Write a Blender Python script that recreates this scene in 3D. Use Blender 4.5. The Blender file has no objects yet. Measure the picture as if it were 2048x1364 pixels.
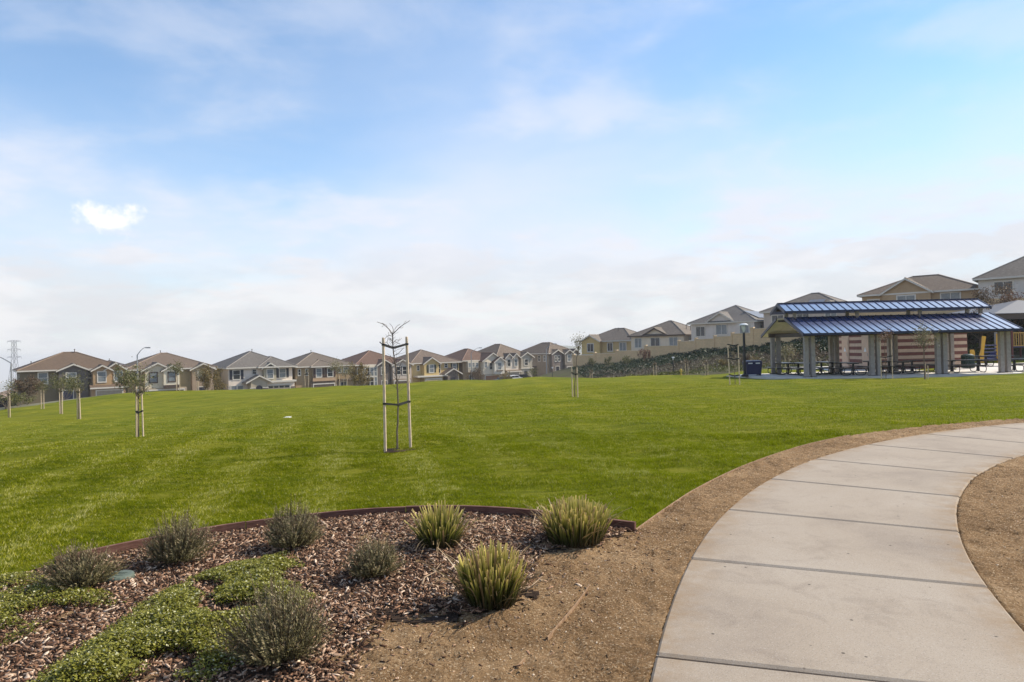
import bpy, bmesh, math, random
import numpy as np
from mathutils import Vector, Matrix

random.seed(7)
rng = np.random.default_rng(11)
scene = bpy.context.scene
col = scene.collection
R = math.radians

# ------------------------------------------------------------------ camera
FPX, PITCH, ROLL, CAM_H = 1380.0, R(0.6), R(1.35), 1.6
cam_data = bpy.data.cameras.new('camera')
cam_data.sensor_width = 36.0
cam_data.lens = FPX / 2048.0 * 36.0
cam_data.clip_start = 0.05
cam_data.clip_end = 20000.0
cam = bpy.data.objects.new('camera', cam_data)
col.objects.link(cam)
_F = Vector((0, math.cos(PITCH), math.sin(PITCH)))
_U = Vector((0, -math.sin(PITCH), math.cos(PITCH)))
_X = Vector((1, 0, 0))
_cx = _X * math.cos(ROLL) - _U * math.sin(ROLL)
_cy = _X * math.sin(ROLL) + _U * math.cos(ROLL)
_m = Matrix((_cx, _cy, -_F)).transposed().to_4x4()
_m.translation = Vector((0, 0, CAM_H))
cam.matrix_world = _m
scene.camera = cam

# ------------------------------------------------------------------ sky and sun
SUN_AZ, SUN_EL = R(70.0), R(41.0)           # azimuth clockwise from +Y
sun_dir = Vector((math.sin(SUN_AZ) * math.cos(SUN_EL), math.cos(SUN_AZ) * math.cos(SUN_EL), math.sin(SUN_EL)))
world = bpy.data.worlds.new('World')
scene.world = world
world.use_nodes = True
wn, wl = world.node_tree.nodes, world.node_tree.links
wn.clear()

def build_sky():
    out = wn.new('ShaderNodeOutputWorld')
    sky = wn.new('ShaderNodeTexSky'); sky.sky_type = 'NISHITA'
    sky.sun_disc = False
    sky.sun_elevation = SUN_EL; sky.sun_rotation = SUN_AZ
    sky.altitude = 100; sky.air_density = 1.0; sky.dust_density = 0.1; sky.ozone_density = 1.6
    tc = wn.new('ShaderNodeTexCoord')
    sep = wn.new('ShaderNodeSeparateXYZ'); wl.new(tc.outputs['Generated'], sep.inputs[0])
    def math_(op, a, b=None, clamp=False):
        n = wn.new('ShaderNodeMath'); n.operation = op; n.use_clamp = clamp
        for i, v in enumerate((a, b)):
            if v is None: continue
            if isinstance(v, (int, float)): n.inputs[i].default_value = v
            else: wl.new(v, n.inputs[i])
        return n.outputs[0]
    def ramp(v, a, b, c=0.0, d=1.0):
        n = wn.new('ShaderNodeMapRange'); n.interpolation_type = 'SMOOTHSTEP'
        wl.new(v, n.inputs[0])
        for i, k in enumerate((a, b, c, d)): n.inputs[i + 1].default_value = k
        return n.outputs[0]
    z = math_('MAXIMUM', sep.outputs[2], 0.0)
    den = math_('ADD', z, 0.16)
    comb = wn.new('ShaderNodeCombineXYZ')
    wl.new(math_('DIVIDE', sep.outputs[0], den), comb.inputs[0])
    wl.new(math_('DIVIDE', sep.outputs[1], den), comb.inputs[1])
    def noise(vec, scale, detail, rough, seed, dist=0.0):
        mp = wn.new('ShaderNodeMapping'); mp.inputs['Location'].default_value = (seed, seed * 1.7, seed * .3)
        wl.new(vec, mp.inputs[0])
        n = wn.new('ShaderNodeTexNoise'); wl.new(mp.outputs[0], n.inputs['Vector'])
        n.inputs['Scale'].default_value = scale; n.inputs['Detail'].default_value = detail
        n.inputs['Roughness'].default_value = rough; n.inputs['Distortion'].default_value = dist
        return n.outputs[0]
    n1 = noise(comb.outputs[0], 0.75, 6, 0.50, 3.1, .25)
    n2 = noise(comb.outputs[0], 2.3, 7, 0.55, 9.4, .2)
    # broad veil: dense low down, breaking up towards the top
    e = math_('ADD', z, math_('MULTIPLY', math_('SUBTRACT', n1, 0.5), -0.50))
    veil = ramp(e, 0.03, 0.46, 0.97, 0.10)
    veil2 = math_('MULTIPLY', ramp(n2, 0.45, 0.74), 0.34)
    f = math_('ADD', veil, veil2, True)
    # low lumpy cloud bank near the skyline
    cb = wn.new('ShaderNodeMapping'); cb.inputs['Scale'].default_value = (1.0, 1.0, 3.2); wl.new(tc.outputs['Generated'], cb.inputs[0])
    n3 = noise(cb.outputs[0], 7.0, 8, 0.56, 21.3, .15)
    low = ramp(z, 0.05, 0.20, 1.0, 0.0)
    lump = ramp(n3, 0.40, 0.62)
    # small bright cumulus puff
    pd = Vector(((220 - 1024) / FPX, 1, (716 - 432) / FPX)).normalized()
    sub = wn.new('ShaderNodeVectorMath'); sub.operation = 'SUBTRACT'; wl.new(tc.outputs['Generated'], sub.inputs[0]); sub.inputs[1].default_value = pd
    sc = wn.new('ShaderNodeVectorMath'); sc.operation = 'MULTIPLY'; wl.new(sub.outputs[0], sc.inputs[0]); sc.inputs[1].default_value = (1.0, 1.0, 1.9)
    ln = wn.new('ShaderNodeVectorMath'); ln.operation = 'LENGTH'; wl.new(sc.outputs[0], ln.inputs[0])
    n4 = noise(tc.outputs['Generated'], 34.0, 7, 0.62, 4.0)
    puff = ramp(math_('ADD', ln.outputs['Value'], math_('MULTIPLY', math_('SUBTRACT', n4, 0.5), 0.16)), 0.000, 0.040, 1.0, 0.0)
    # colours
    mixc = wn.new('ShaderNodeMix'); mixc.data_type = 'RGBA'
    mixc.inputs[6].default_value = (0.575, 0.59, 0.615, 1); mixc.inputs[7].default_value = (0.675, 0.675, 0.685, 1)
    wl.new(lump, mixc.inputs[0])
    cloudc = wn.new('ShaderNodeMix'); cloudc.data_type = 'RGBA'
    cloudc.inputs[6].default_value = (0.62, 0.65, 0.73, 1)
    wl.new(low, cloudc.inputs[0]); wl.new(mixc.outputs[2], cloudc.inputs[7])
    skyg = wn.new('ShaderNodeVectorMath'); skyg.operation = 'MULTIPLY'
    wl.new(sky.outputs[0], skyg.inputs[0]); skyg.inputs[1].default_value = (SKY_S * 0.80, SKY_S * 1.02, SKY_S * 1.12)
    fin = wn.new('ShaderNodeMix'); fin.data_type = 'RGBA'
    wl.new(f, fin.inputs[0]); wl.new(skyg.outputs[0], fin.inputs[6]); wl.new(cloudc.outputs[2], fin.inputs[7])
    fin2 = wn.new('ShaderNodeMix'); fin2.data_type = 'RGBA'
    wl.new(math_('MULTIPLY', puff, 0.92), fin2.inputs[0]); wl.new(fin.outputs[2], fin2.inputs[6]); fin2.inputs[7].default_value = (0.80, 0.80, 0.80, 1)
    bg = wn.new('ShaderNodeBackground'); bg.inputs[1].default_value = 1.0
    wl.new(fin2.outputs[2], bg.inputs[0]); wl.new(bg.outputs[0], out.inputs[0])
SKY_S = 0.134                                  # Sky Texture strength
build_sky()
sun_data = bpy.data.lights.new('sun', 'SUN')
sun_data.energy = 5.0
sun_data.angle = R(0.8)
sun_data.color = (1.0, 0.90, 0.74)
sun = bpy.data.objects.new('sun', sun_data)
sun.rotation_euler = (-sun_dir).to_track_quat('-Z', 'Y').to_euler()
sun.location = (0, 0, 60)
col.objects.link(sun)
scene.view_settings.view_transform = 'Standard'
scene.view_settings.look = 'None'
scene.view_settings.exposure = 0.46
scene.view_settings.gamma = 1.0
scene.render.engine = 'CYCLES'
scene.cycles.use_denoising = True
scene.cycles.max_bounces = 6
scene.cycles.diffuse_bounces = 3
scene.cycles.glossy_bounces = 3
scene.cycles.transmission_bounces = 3
scene.cycles.transparent_max_bounces = 6
scene.cycles.volume_bounces = 0

# ------------------------------------------------------------------ helpers
def ray(px, py):
    x, y = (px - 1024) / FPX, -(py - 682) / FPX
    d = _cx * x + _cy * y + _F
    return d
def at(px, py, Y):
    d = ray(px, py)
    return Vector((0, 0, CAM_H)) + d * (Y / d.y)
def flat(px, py, z=0.0):
    d = ray(px, py)
    t = (CAM_H - z) / -d.z
    return Vector((d.x * t, d.y * t, z))
def S(r, g, b, k=1.0):
    f = lambda c: (c / 12.92 if c <= .04045 else ((c + .055) / 1.055) ** 2.4)
    return (f(r / 255) * k, f(g / 255) * k, f(b / 255) * k, 1)

def tag(o, label=None, cat=None, group=None, kind=None):
    if label: o['label'] = label
    if cat: o['category'] = cat
    if group: o['group'] = group
    if kind: o['kind'] = kind
    return o
def empty(name, loc=(0, 0, 0), rz=0.0):
    o = bpy.data.objects.new(name, None)
    o.location = loc; o.rotation_euler = (0, 0, rz); o.empty_display_size = .2
    col.objects.link(o); return o
def link(name, me, parent=None, loc=None, rz=None):
    o = bpy.data.objects.new(name, me); col.objects.link(o)
    if parent: o.parent = parent
    if loc is not None: o.location = loc
    if rz is not None: o.rotation_euler = (0, 0, rz)
    return o

class MB:
    """collects faces of one mesh"""
    def __init__(s): s.v = []; s.f = []
    def add(s, vs, fs):
        n = len(s.v); s.v += [tuple(v) for v in vs]; s.f += [tuple(i + n for i in f) for f in fs]; return s
    def box(s, x0, x1, y0, y1, z0, z1):
        return s.add([(x0, y0, z0), (x1, y0, z0), (x1, y1, z0), (x0, y1, z0), (x0, y0, z1), (x1, y0, z1), (x1, y1, z1), (x0, y1, z1)],
                     [(3, 2, 1, 0), (4, 5, 6, 7), (0, 1, 5, 4), (1, 2, 6, 5), (2, 3, 7, 6), (3, 0, 4, 7)])
    def hexa(s, p):   # 8 points: bottom 4 ccw, top 4 ccw
        return s.add(p, [(3, 2, 1, 0), (4, 5, 6, 7), (0, 1, 5, 4), (1, 2, 6, 5), (2, 3, 7, 6), (3, 0, 4, 7)])
    def prism(s, poly, a, b, axis='y'):   # polygon extruded along an axis
        n = len(poly); vs = []
        for t in (a, b):
            for (p, q) in poly:
                vs.append((p, t, q) if axis == 'y' else (t, p, q) if axis == 'x' else (p, q, t))
        fs = [tuple(range(n - 1, -1, -1)), tuple(range(n, 2 * n))]
        for i in range(n): j = (i + 1) % n; fs.append((i, j, n + j, n + i))
        return s.add(vs, fs)
    def tube(s, pts, rad, sides=6, caps=True):
        pts = [Vector(p) for p in pts]
        if not hasattr(rad, '__len__'): rad = [rad] * len(pts)
        rings = []; n0 = len(s.v); up = Vector((0.013, 0.021, 1))
        for i, p in enumerate(pts):
            a = pts[max(i - 1, 0)]; b = pts[min(i + 1, len(pts) - 1)]
            t = (b - a).normalized()
            if abs(t.dot(up.normalized())) > .95: u = Vector((1, 0.02, 0))
            else: u = up
            e1 = t.cross(u).normalized(); e2 = t.cross(e1)
            for k in range(sides):
                an = 2 * math.pi * k / sides
                s.v.append(tuple(p + (e1 * math.cos(an) + e2 * math.sin(an)) * rad[i]))
        for i in range(len(pts) - 1):
            for k in range(sides):
                k2 = (k + 1) % sides
                s.f.append((n0 + i * sides + k, n0 + i * sides + k2, n0 + (i + 1) * sides + k2, n0 + (i + 1) * sides + k))
        if caps:
            s.f.append(tuple(n0 + k for k in range(sides - 1, -1, -1)))
            s.f.append(tuple(n0 + (len(pts) - 1) * sides + k for k in range(sides)))
        return s
    def lathe(s, prof, c=(0, 0), sides=14):
        n0 = len(s.v)
        for (r, z) in prof:
            for k in range(sides):
                a = 2 * math.pi * k / sides; s.v.append((c[0] + r * math.cos(a), c[1] + r * math.sin(a), z))
        for i in range(len(prof) - 1):
            for k in range(sides):
                k2 = (k + 1) % sides
                s.f.append((n0 + i * sides + k, n0 + i * sides + k2, n0 + (i + 1) * sides + k2, n0 + (i + 1) * sides + k))
        return s
    def mesh(s, name, mat, smooth=False):
        me = bpy.data.meshes.new(name); me.from_pydata(s.v, [], s.f)
        if mat: me.materials.append(mat)
        me.validate()
        bm = bmesh.new(); bm.from_mesh(me); bmesh.ops.recalc_face_normals(bm, faces=bm.faces); bm.to_mesh(me); bm.free()
        if smooth: me.polygons.foreach_set('use_smooth', [True] * len(me.polygons))
        return me
    def build(s, name, mat, parent=None, loc=None, rz=None, smooth=False):
        return link(name, s.mesh(name, mat, smooth), parent, loc, rz)

def np_mesh(name, verts, faces, mat, attrs=None, smooth=False):
    """fast mesh from numpy arrays; faces (n,3) or (n,4); attrs: per-face floats"""
    me = bpy.data.meshes.new(name)
    nf, k = faces.shape
    me.vertices.add(len(verts)); me.vertices.foreach_set('co', np.ascontiguousarray(verts, np.float32).ravel())
    me.loops.add(nf * k); me.loops.foreach_set('vertex_index', np.ascontiguousarray(faces, np.int32).ravel())
    me.polygons.add(nf); me.polygons.foreach_set('loop_start', np.arange(0, nf * k, k, dtype=np.int32))
    if smooth: me.polygons.foreach_set('use_smooth', np.ones(nf, bool))
    me.update(calc_edges=True)
    for an, (dom, vals) in (attrs or {}).items():
        a = me.attributes.new(an, 'FLOAT', dom); a.data.foreach_set('value', np.ascontiguousarray(vals, np.float32))
    if mat: me.materials.append(mat)
    return me

# ------------------------------------------------------------------ materials
MATS = {}
class NT:
    def __init__(s, name):
        s.m = bpy.data.materials.new(name); s.m.use_nodes = True
        s.n, s.l = s.m.node_tree.nodes, s.m.node_tree.links
        s.p = s.n['Principled BSDF']; s.out = s.n['Material Output']
    def set(s, **k):
        for a, v in k.items(): s.p.inputs[a.replace('_', ' ')].default_value = v
    def coord(s, which='Object', scale=(1, 1, 1)):
        t = s.n.new('ShaderNodeTexCoord'); mp = s.n.new('ShaderNodeMapping'); mp.inputs['Scale'].default_value = scale
        s.l.new(t.outputs[which], mp.inputs[0]); return mp.outputs[0]
    def noise(s, vec, scale, detail=4, rough=.55, dist=0):
        n = s.n.new('ShaderNodeTexNoise'); s.l.new(vec, n.inputs['Vector'])
        n.inputs['Scale'].default_value = scale; n.inputs['Detail'].default_value = detail
        n.inputs['Roughness'].default_value = rough; n.inputs['Distortion'].default_value = dist
        return n.outputs[0]
    def ramp(s, v, stops):
        r = s.n.new('ShaderNodeValToRGB'); s.l.new(v, r.inputs[0]); e = r.color_ramp.elements
        e[0].position, e[0].color = stops[0]; e[1].position, e[1].color = stops[-1]
        for (p, c) in stops[1:-1]:
            q = e.new(p); q.color = c
        return r.outputs[0]
    def mix(s, f, a, b, mode='MIX'):
        m = s.n.new('ShaderNodeMix'); m.data_type = 'RGBA'; m.blend_type = mode
        for i, v in ((0, f), (6, a), (7, b)):
            if isinstance(v, (int, float)): m.inputs[i].default_value = v
            elif isinstance(v, (tuple, list)): m.inputs[i].default_value = v
            else: s.l.new(v, m.inputs[i])
        return m.outputs[2]
    def attr(s, name):
        a = s.n.new('ShaderNodeAttribute'); a.attribute_name = name; return a.outputs['Fac']
    def maprange(s, v, a, b, c, d):
        n = s.n.new('ShaderNodeMapRange'); s.l.new(v, n.inputs[0])
        for i, k in enumerate((a, b, c, d)): n.inputs[i + 1].default_value = k
        return n.outputs[0]
    def bump(s, h, strength, dist=.02):
        b = s.n.new('ShaderNodeBump'); b.inputs['Strength'].default_value = strength; b.inputs['Distance'].default_value = dist
        s.l.new(h, b.inputs['Height']); s.l.new(b.outputs[0], s.p.inputs['Normal'])
    def color(s, c):
        if isinstance(c, tuple): s.p.inputs['Base Color'].default_value = c
        else: s.l.new(c, s.p.inputs['Base Color'])
    def translucent(s, c, amount):
        t = s.n.new('ShaderNodeBsdfTranslucent'); mx = s.n.new('ShaderNodeMixShader'); mx.inputs[0].default_value = amount
        if isinstance(c, tuple): t.inputs[0].default_value = c
        else: s.l.new(c, t.inputs[0])
        s.l.new(s.p.outputs[0], mx.inputs[1]); s.l.new(t.outputs[0], mx.inputs[2]); s.l.new(mx.outputs[0], s.out.inputs[0])

def k_(c, f): return (c[0] * f, c[1] * f, c[2] * f, 1)
def plain(name, c, rough=.6, metal=0.0, var=.12, scale=3.0, bump=0.0, bscale=40.0, spec=.4):
    if name in MATS: return MATS[name]
    t = NT(name); t.set(Roughness=rough, Metallic=metal, Specular_IOR_Level=spec)
    v = t.coord('Object')
    if var > 0: t.color(t.ramp(t.noise(v, scale, 5), [(.3, k_(c, 1 - var)), (.7, k_(c, 1 + var))]))
    else: t.color(c)
    if bump > 0: t.bump(t.noise(v, bscale, 3), bump, .01)
    MATS[name] = t.m; return t.m
def stucco(c):
    name = 'stucco_%d_%d_%d' % tuple(int(x * 1000) for x in c[:3])
    if name in MATS: return MATS[name]
    t = NT(name); t.set(Roughness=.9, Specular_IOR_Level=.15); v = t.coord('Object'); c = tuple(min(x * 1.25, .72) for x in c[:3]) + (1,)
    st = t.noise(t.coord('Object', (1.3, 1.3, .25)), 1.6, 5, .6)
    a = t.ramp(t.noise(v, .6, 5), [(.3, k_(c, .88)), (.7, k_(c, 1.08))])
    t.color(t.mix(t.maprange(st, .45, .75, 0, .3), a, k_(c, .72))); t.bump(t.noise(v, 45, 3), .25, .01)
    MATS[name] = t.m; return t.m
def tiles(c, c2):
    name = 'roof_tile_%d_%d_%d' % tuple(int(x * 1000) for x in c[:3])
    if name in MATS: return MATS[name]
    t = NT(name); t.set(Roughness=.8, Specular_IOR_Level=.25); v = t.coord('Object')
    w = t.n.new('ShaderNodeTexWave'); w.wave_type = 'BANDS'; w.bands_direction = 'Z'; w.wave_profile = 'SAW'
    t.l.new(v, w.inputs[0]); w.inputs['Scale'].default_value = 2.2; w.inputs['Distortion'].default_value = .25; w.inputs['Detail'].default_value = 2
    base = t.ramp(t.noise(v, 3.5, 6, .7), [(.28, k_(c, .75)), (.5, c), (.72, c2)])
    big = t.noise(v, .35, 3)
    base = t.mix(t.maprange(big, .4, .7, 0, .35), base, k_(c, .7))
    t.color(t.mix(t.maprange(w.outputs[1], .0, .25, .45, 0), base, k_(c, .35)))
    t.bump(w.outputs[1], .6, .05); MATS[name] = t.m; return t.m
def leafmat(name, stops, trans=.25, rough=.55):
    if name in MATS: return MATS[name]
    t = NT(name); t.set(Roughness=rough, Specular_IOR_Level=.3)
    c = t.ramp(t.attr('rnd'), stops); t.color(c); t.translucent(c, trans)
    MATS[name] = t.m; return t.m

M_trim = plain('cream_trim', S(196, 190, 178), .7, var=.05)
M_dtrim = plain('brown_trim', S(74, 60, 52), .7, var=.08)
M_glass = plain('window_glass', (.020, .024, .03, 1), .08, var=.3, scale=.8, spec=.7)
M_glass2 = plain('curtained_glass', (.16, .18, .19, 1), .15, var=.3, scale=1.5, spec=.6)
M_shut = plain('dark_shutter', S(38, 40, 50), .6)
M_shutb = plain('brown_shutter', S(70, 48, 40), .6)
M_shutg = plain('green_shutter', S(52, 56, 44), .6)
M_garage = plain('garage_door_tan', S(150, 140, 124), .6)
M_garaged = plain('garage_door_brown', S(84, 70, 60), .6)
M_door = plain('front_door_dark', S(38, 36, 46), .45)
M_stone = plain('stone_veneer', S(112, 100, 90), .9, var=.45, scale=5, bump=.6, bscale=9)
M_vent = plain('roof_vent', S(90, 84, 80), .5)
M_solar = plain('solar_glass', (.10, .10, .11, 1), .4, var=.1, spec=.9)
M_stake = plain('lodgepole', S(206, 184, 158), .85, var=.18, scale=14, bump=.4, bscale=60)
M_rubber = plain('tie_rubber', (.015, .015, .016, 1), .6, var=.1)
M_bark = plain('young_bark', S(112, 98, 84), .9, var=.25, scale=30, bump=.5)
M_galv = plain('galvanised_steel', S(150, 152, 154), .45, metal=.5, var=.06)
M_black = plain('black_powdercoat', (.012, .013, .018, 1), .4, var=.1)
M_white = plain('white_enamel', S(228, 228, 226), .4, var=.03)
M_darkfence = plain('dark_stained_wood', S(44, 36, 36), .8, var=.2)
M_asphalt = plain('asphalt', (.055, .054, .053, 1), .9, var=.15, scale=8, bump=.3)
M_kerb = plain('kerb_concrete', S(176, 170, 160), .85, var=.08)
GRASS_N, GRASS_N2, HAZE = 900000, 700000, 0.0003
# ------------------------------------------------------------------ terrain
ROW0 = np.array([-67.0, 105.0]); ROWD = np.array([math.cos(R(38)), math.sin(R(38))]); ROWN = np.array([ROWD[1], -ROWD[0]])
def rowp(t, off=0.0):           # point along the row of houses, off metres in front of the facades
    p = ROW0 + ROWD * t + ROWN * off; return float(p[0]), float(p[1])
def row_z(t): return float(np.interp(t, [-20, 0, 14, 27, 40, 60, 75, 90, 110], [-5.5, -5.6, -6.0, -6.2, -6.4, -6.6, -6.4, -5.8, -5.3]))
CP = []
for x in (-26, -14, -7, 0, 7, 14):
    for y in (-14, -5, 2, 8): CP.append((x, y, 0.0))
for x in (22, 32):
    for y in (-14, -2, 9): CP.append((x, y, 0.0))
def C(px, py, Y):
    p = at(px, py, Y); CP.append((p.x, p.y, p.z))
C(790, 898, 11.3); C(0, 900, 15); C(0, 838, 38); C(275, 877, 22); C(157, 838, 36); C(122, 829, 45); C(88, 817, 55)
for px, py, Y in ((250, 787, 60), (160, 797, 60), (440, 783, 60), (640, 775, 62), (900, 763, 62), (1100, 757, 62), (1300, 753.5, 60), (1430, 752.5, 56)): C(px, py, Y)
C(1150, 793, 29); C(1470, 769, 32); CP += [(17.2, 39.6, -.60), (23, 39.4, -.58), (29.2, 39.4, -.56)]
C(575, 834, 27); C(900, 810, 26); C(1300, 800, 25); C(1700, 800, 24)
CP += [(13.6, 46, -.62), (20, 52, -.6), (30, 52, -.6), (40, 52, -.6), (50, 45, -.4), (45, 25, -.2), (60, 20, 0), (60, 40, 0), (40, 58, -.35), (24, 58, -.6)]
# far side of the crest down to the street
for px, dz in ((100, 2.4), (250, 2.2), (440, 2.0), (640, 2.0), (900, 1.8), (1100, 1.6)):
    p = at(px, 785, 80); CP.append((p.x, 80, -1.5 - dz))
for t in (-20, 0, 20, 40, 60, 80, 100):
    for off, dz in ((0, 0), (10, -.15), (20, -.15), (-16, .1)):
        x, y = rowp(t, off); CP.append((x, y, row_z(t) + dz))
CP += [(-60, 50, -4.2), (-75, 62, -5.2), (-45, 38, -2.4), (-60, 15, -1.5), (-90, 40, -6), (-95, 80, -6.5), (-130, 120, -9)]
WALL = [(1147, 114, .03), (1233, 108, .55), (1291, 103, 1.0), (1358, 98, 1.85), (1430, 88, 2.3), (1505, 78, 2.8), (1600, 74, 3.5), (1700, 72, 4.1), (1830, 70.5, 4.8), (1960, 70, 5.3), (2300, 70, 6.2)]
WALLP = [((px - 1024) / FPX * Y, Y, z) for px, Y, z in WALL]
for x, y, z in WALLP: CP.append((x, y, z - 1.75)); CP.append((x + 3, y + 5, z - 1.4))
CP += [(16, 66, -1.25), (20, 75, -1.0), (24, 66, -.7), (30, 62, -.4), (38, 61, 0.0), (50, 61, .3), (14, 85, -2.0)]
for x, y, z in ((18.4, 135, -3), (25, 120, -2.2), (34, 112, -.6), (44, 105, .6), (54, 93, 1.8), (66, 84, 3.4), (90, 60, 5), (90, 90, 6), (60, 130, 1), (40, 160, -3)): CP.append((x, y, z))
CP = np.array(CP)
def _tps(d2): return np.where(d2 > 1e-9, .5 * d2 * np.log(d2 + 1e-12), 0)
_n = len(CP); _d2 = ((CP[:, None, :2] - CP[None, :, :2]) ** 2).sum(-1)
_A = np.zeros((_n + 3, _n + 3)); _A[:_n, :_n] = _tps(_d2) + np.eye(_n) * 6.0
_A[:_n, _n] = 1; _A[:_n, _n + 1:] = CP[:, :2]; _A[_n:, :_n] = _A[:_n, _n:].T
_W = np.linalg.solve(_A, np.concatenate([CP[:, 2], np.zeros(3)]))
def sstep(a, b, v):
    t = np.clip((v - a) / (b - a), 0, 1); return t * t * (3 - 2 * t)
_ph = [(rng.uniform(-1, 1), rng.uniform(-1, 1), rng.uniform(0, 6.28)) for _ in range(14)]
def wobble(x, y, wl):
    s = 0
    for a, b, p in _ph:
        n = math.hypot(a, b); s = s + np.sin((a / n * x + b / n * y) * 6.283 / (wl * (0.7 + .6 * abs(a))) + p)
    return s / 14 ** .5
_EX = []; _EY = []          # far edge of the bare soil as y(x), filled below
def gz(x, y):
    x = np.asarray(x, float); y = np.asarray(y, float); sh = np.broadcast(x, y).shape
    X = np.broadcast_to(x, sh).ravel(); Y = np.broadcast_to(y, sh).ravel(); out = np.zeros(len(X))
    for i in range(0, len(X), 20000):
        a = X[i:i + 20000]; b = Y[i:i + 20000]
        d2 = (a[:, None] - CP[:, 0]) ** 2 + (b[:, None] - CP[:, 1]) ** 2
        out[i:i + 20000] = _tps(d2) @ _W[:_n] + _W[_n] + _W[_n + 1] * a + _W[_n + 2] * b
    r = np.hypot(X - 2, Y - 3)
    out = out * sstep(11.0, 20.0, r)
    park = sstep(14, 24, r) * (1 - sstep(56, 75, r))
    out = out + park * (wobble(X, Y, 8.0) * .06 + wobble(Y + 3, X, 3.1) * .032)
    if len(_EX):
        lm = sstep(.12, 1.3, Y - np.interp(X, _EX, _EY)) * (1 - sstep(30, 50, Y))
        out = out + lm * (wobble(X, Y, 1.9) * .026 + wobble(Y - 7, X + 5, .95) * .011 - .016)
    rr = np.hypot(X, Y - 40)
    k = sstep(130, 900, rr)
    far = -8 - 142 * sstep(150, 1600, rr)
    out = out * (1 - k) + far * k
    return out.reshape(sh)
def G(x, y): return float(gz(x, y))

EDGING = [np.array(flat(*p)[:2]) for p in ((-330, 1330), (-160, 1235), (0, 1168), (110, 1142), (220, 1117), (300, 1100), (430, 1075), (520, 1062), (645, 1046), (760, 1036), (900, 1032), (1000, 1036), (1075, 1043), (1180, 1056), (1272, 1068))]
LAWN_EDGE = [np.array(flat(*p)[:2]) for p in ((1272, 1068), (1330, 1025), (1400, 978), (1500, 930), (1600, 896), (1700, 874), (1850, 855), (1950, 846), (2048, 839))]
far_l = [LAWN_EDGE[-1] + np.array((2.0, .55)), LAWN_EDGE[-1] + np.array((6.0, 1.0))]
_e = [np.array((-40.0, EDGING[0][1]))] + EDGING + LAWN_EDGE[1:] + far_l + [np.array((60.0, far_l[-1][1] + 2))]
_EX += [float(p[0]) for p in _e]; _EY += [float(p[1]) for p in _e]
def axis(segs):
    v = []
    for a, b, s in segs: v += list(np.arange(a, b, s))
    return np.array(v + [segs[-1][1]])
gx = axis([(-4000, -1000, 400), (-1000, -300, 80), (-300, -100, 15), (-100, -40, 2.5), (-40, -14, 1.0), (-14, 18, .4), (18, 60, 1.0), (60, 110, 3), (110, 300, 15), (300, 1000, 80), (1000, 4000, 400)])
gy = axis([(-2000, -400, 200), (-400, -40, 30), (-40, -4, 4), (-4, 4, 1.0), (4, 30, .4), (30, 70, .8), (70, 130, 2), (130, 200, 4), (200, 400, 20), (400, 1000, 80), (1000, 4600, 300)])
GX, GY = np.meshgrid(gx, gy); GZ = gz(GX, GY)
idx = np.arange(GX.size).reshape(GX.shape)
quads = np.stack([idx[:-1, :-1], idx[:-1, 1:], idx[1:, 1:], idx[1:, :-1]], -1).reshape(-1, 4)
V = np.stack([GX, GY, GZ], -1).reshape(-1, 3)
cen = V[quads].mean(1)
wall_y = np.interp(cen[:, 0], [p[0] for p in WALLP], [p[1] for p in WALLP], left=118)
toe_y = np.interp(cen[:, 0], [3, 8, 14, 20, 26, 34, 44, 60], [84, 72, 63, 60, 58.5, 58.5, 60, 60])
is_hill = (cen[:, 0] > 3) & (cen[:, 1] > toe_y) & (cen[:, 1] < wall_y + 12) & (cen[:, 0] < 75)
crest_d = np.hypot(cen[:, 0], cen[:, 1])
is_lawn = (~is_hill) & (crest_d < 71) & (cen[:, 1] > -60)

def sheet(name, q, mat, smooth=True):
    u, inv = np.unique(q, return_inverse=True)
    me = np_mesh(name, V[u], inv.reshape(q.shape), mat, smooth=smooth)
    o = link(name, me); o['kind'] = 'structure'; return o

t = NT('lawn_turf'); t.set(Roughness=.9, Specular_IOR_Level=.05); v = t.coord('Object')
a = t.ramp(t.noise(v, .35, 6, .62), [(.30, (.138, .152, .005, 1)), (.5, (.190, .198, .006, 1)), (.72, (.245, .235, .010, 1))])
gr = t.noise(v, .11, 4, .5); a = t.mix(t.maprange(gr, .42, .62, 0, .55), a, (.105, .150, .006, 1))
fine = t.noise(t.coord('Object', (7, 12, 2)), 2.2, 7, .8)
a = t.mix(t.maprange(fine, .40, .60, .0, .6), a, (.040, .052, .003, 1))
st = t.noise(t.coord('Object', (.28, 1.6, 1)), 1.5, 5, .65, .6)
a = t.mix(t.maprange(st, .46, .64, 0, .65), a, (.27, .25, .03, 1))
dk_ = t.noise(t.coord('Object', (.30, 2.4, 1)), 1.7, 6, .7, .8); a = t.mix(t.maprange(dk_, .50, .64, 0, .6), a, (.060, .080, .004, 1))  # stretched streaks put the shading of lawn undulation into the turf colour
wv = t.n.new('ShaderNodeTexWave'); wv.bands_direction = 'X'; wv.inputs['Scale'].default_value = .16; wv.inputs['Distortion'].default_value = 3.0; wv.inputs['Detail'].default_value = 2; wv.inputs['Detail Scale'].default_value = .35; t.l.new(v, wv.inputs[0])
a = t.mix(t.maprange(wv.outputs[1], .3, .9, 0, .22), a, (.085, .115, .005, 1))  # mow bands: light and shade of leaning blades painted into the colour
straw = t.noise(v, 24, 3, .6); a = t.mix(t.maprange(straw, .64, .74, 0, .55), a, (.20, .19, .07, 1))
t.color(a)
h = t.noise(t.coord('Object', (12, 12, 6)), 2.0, 6, .8); t.bump(h, 1.0, .045); M_lawn = t.m
t = NT('dry_terrain'); t.set(Roughness=.95); v = t.coord('Object')
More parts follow.
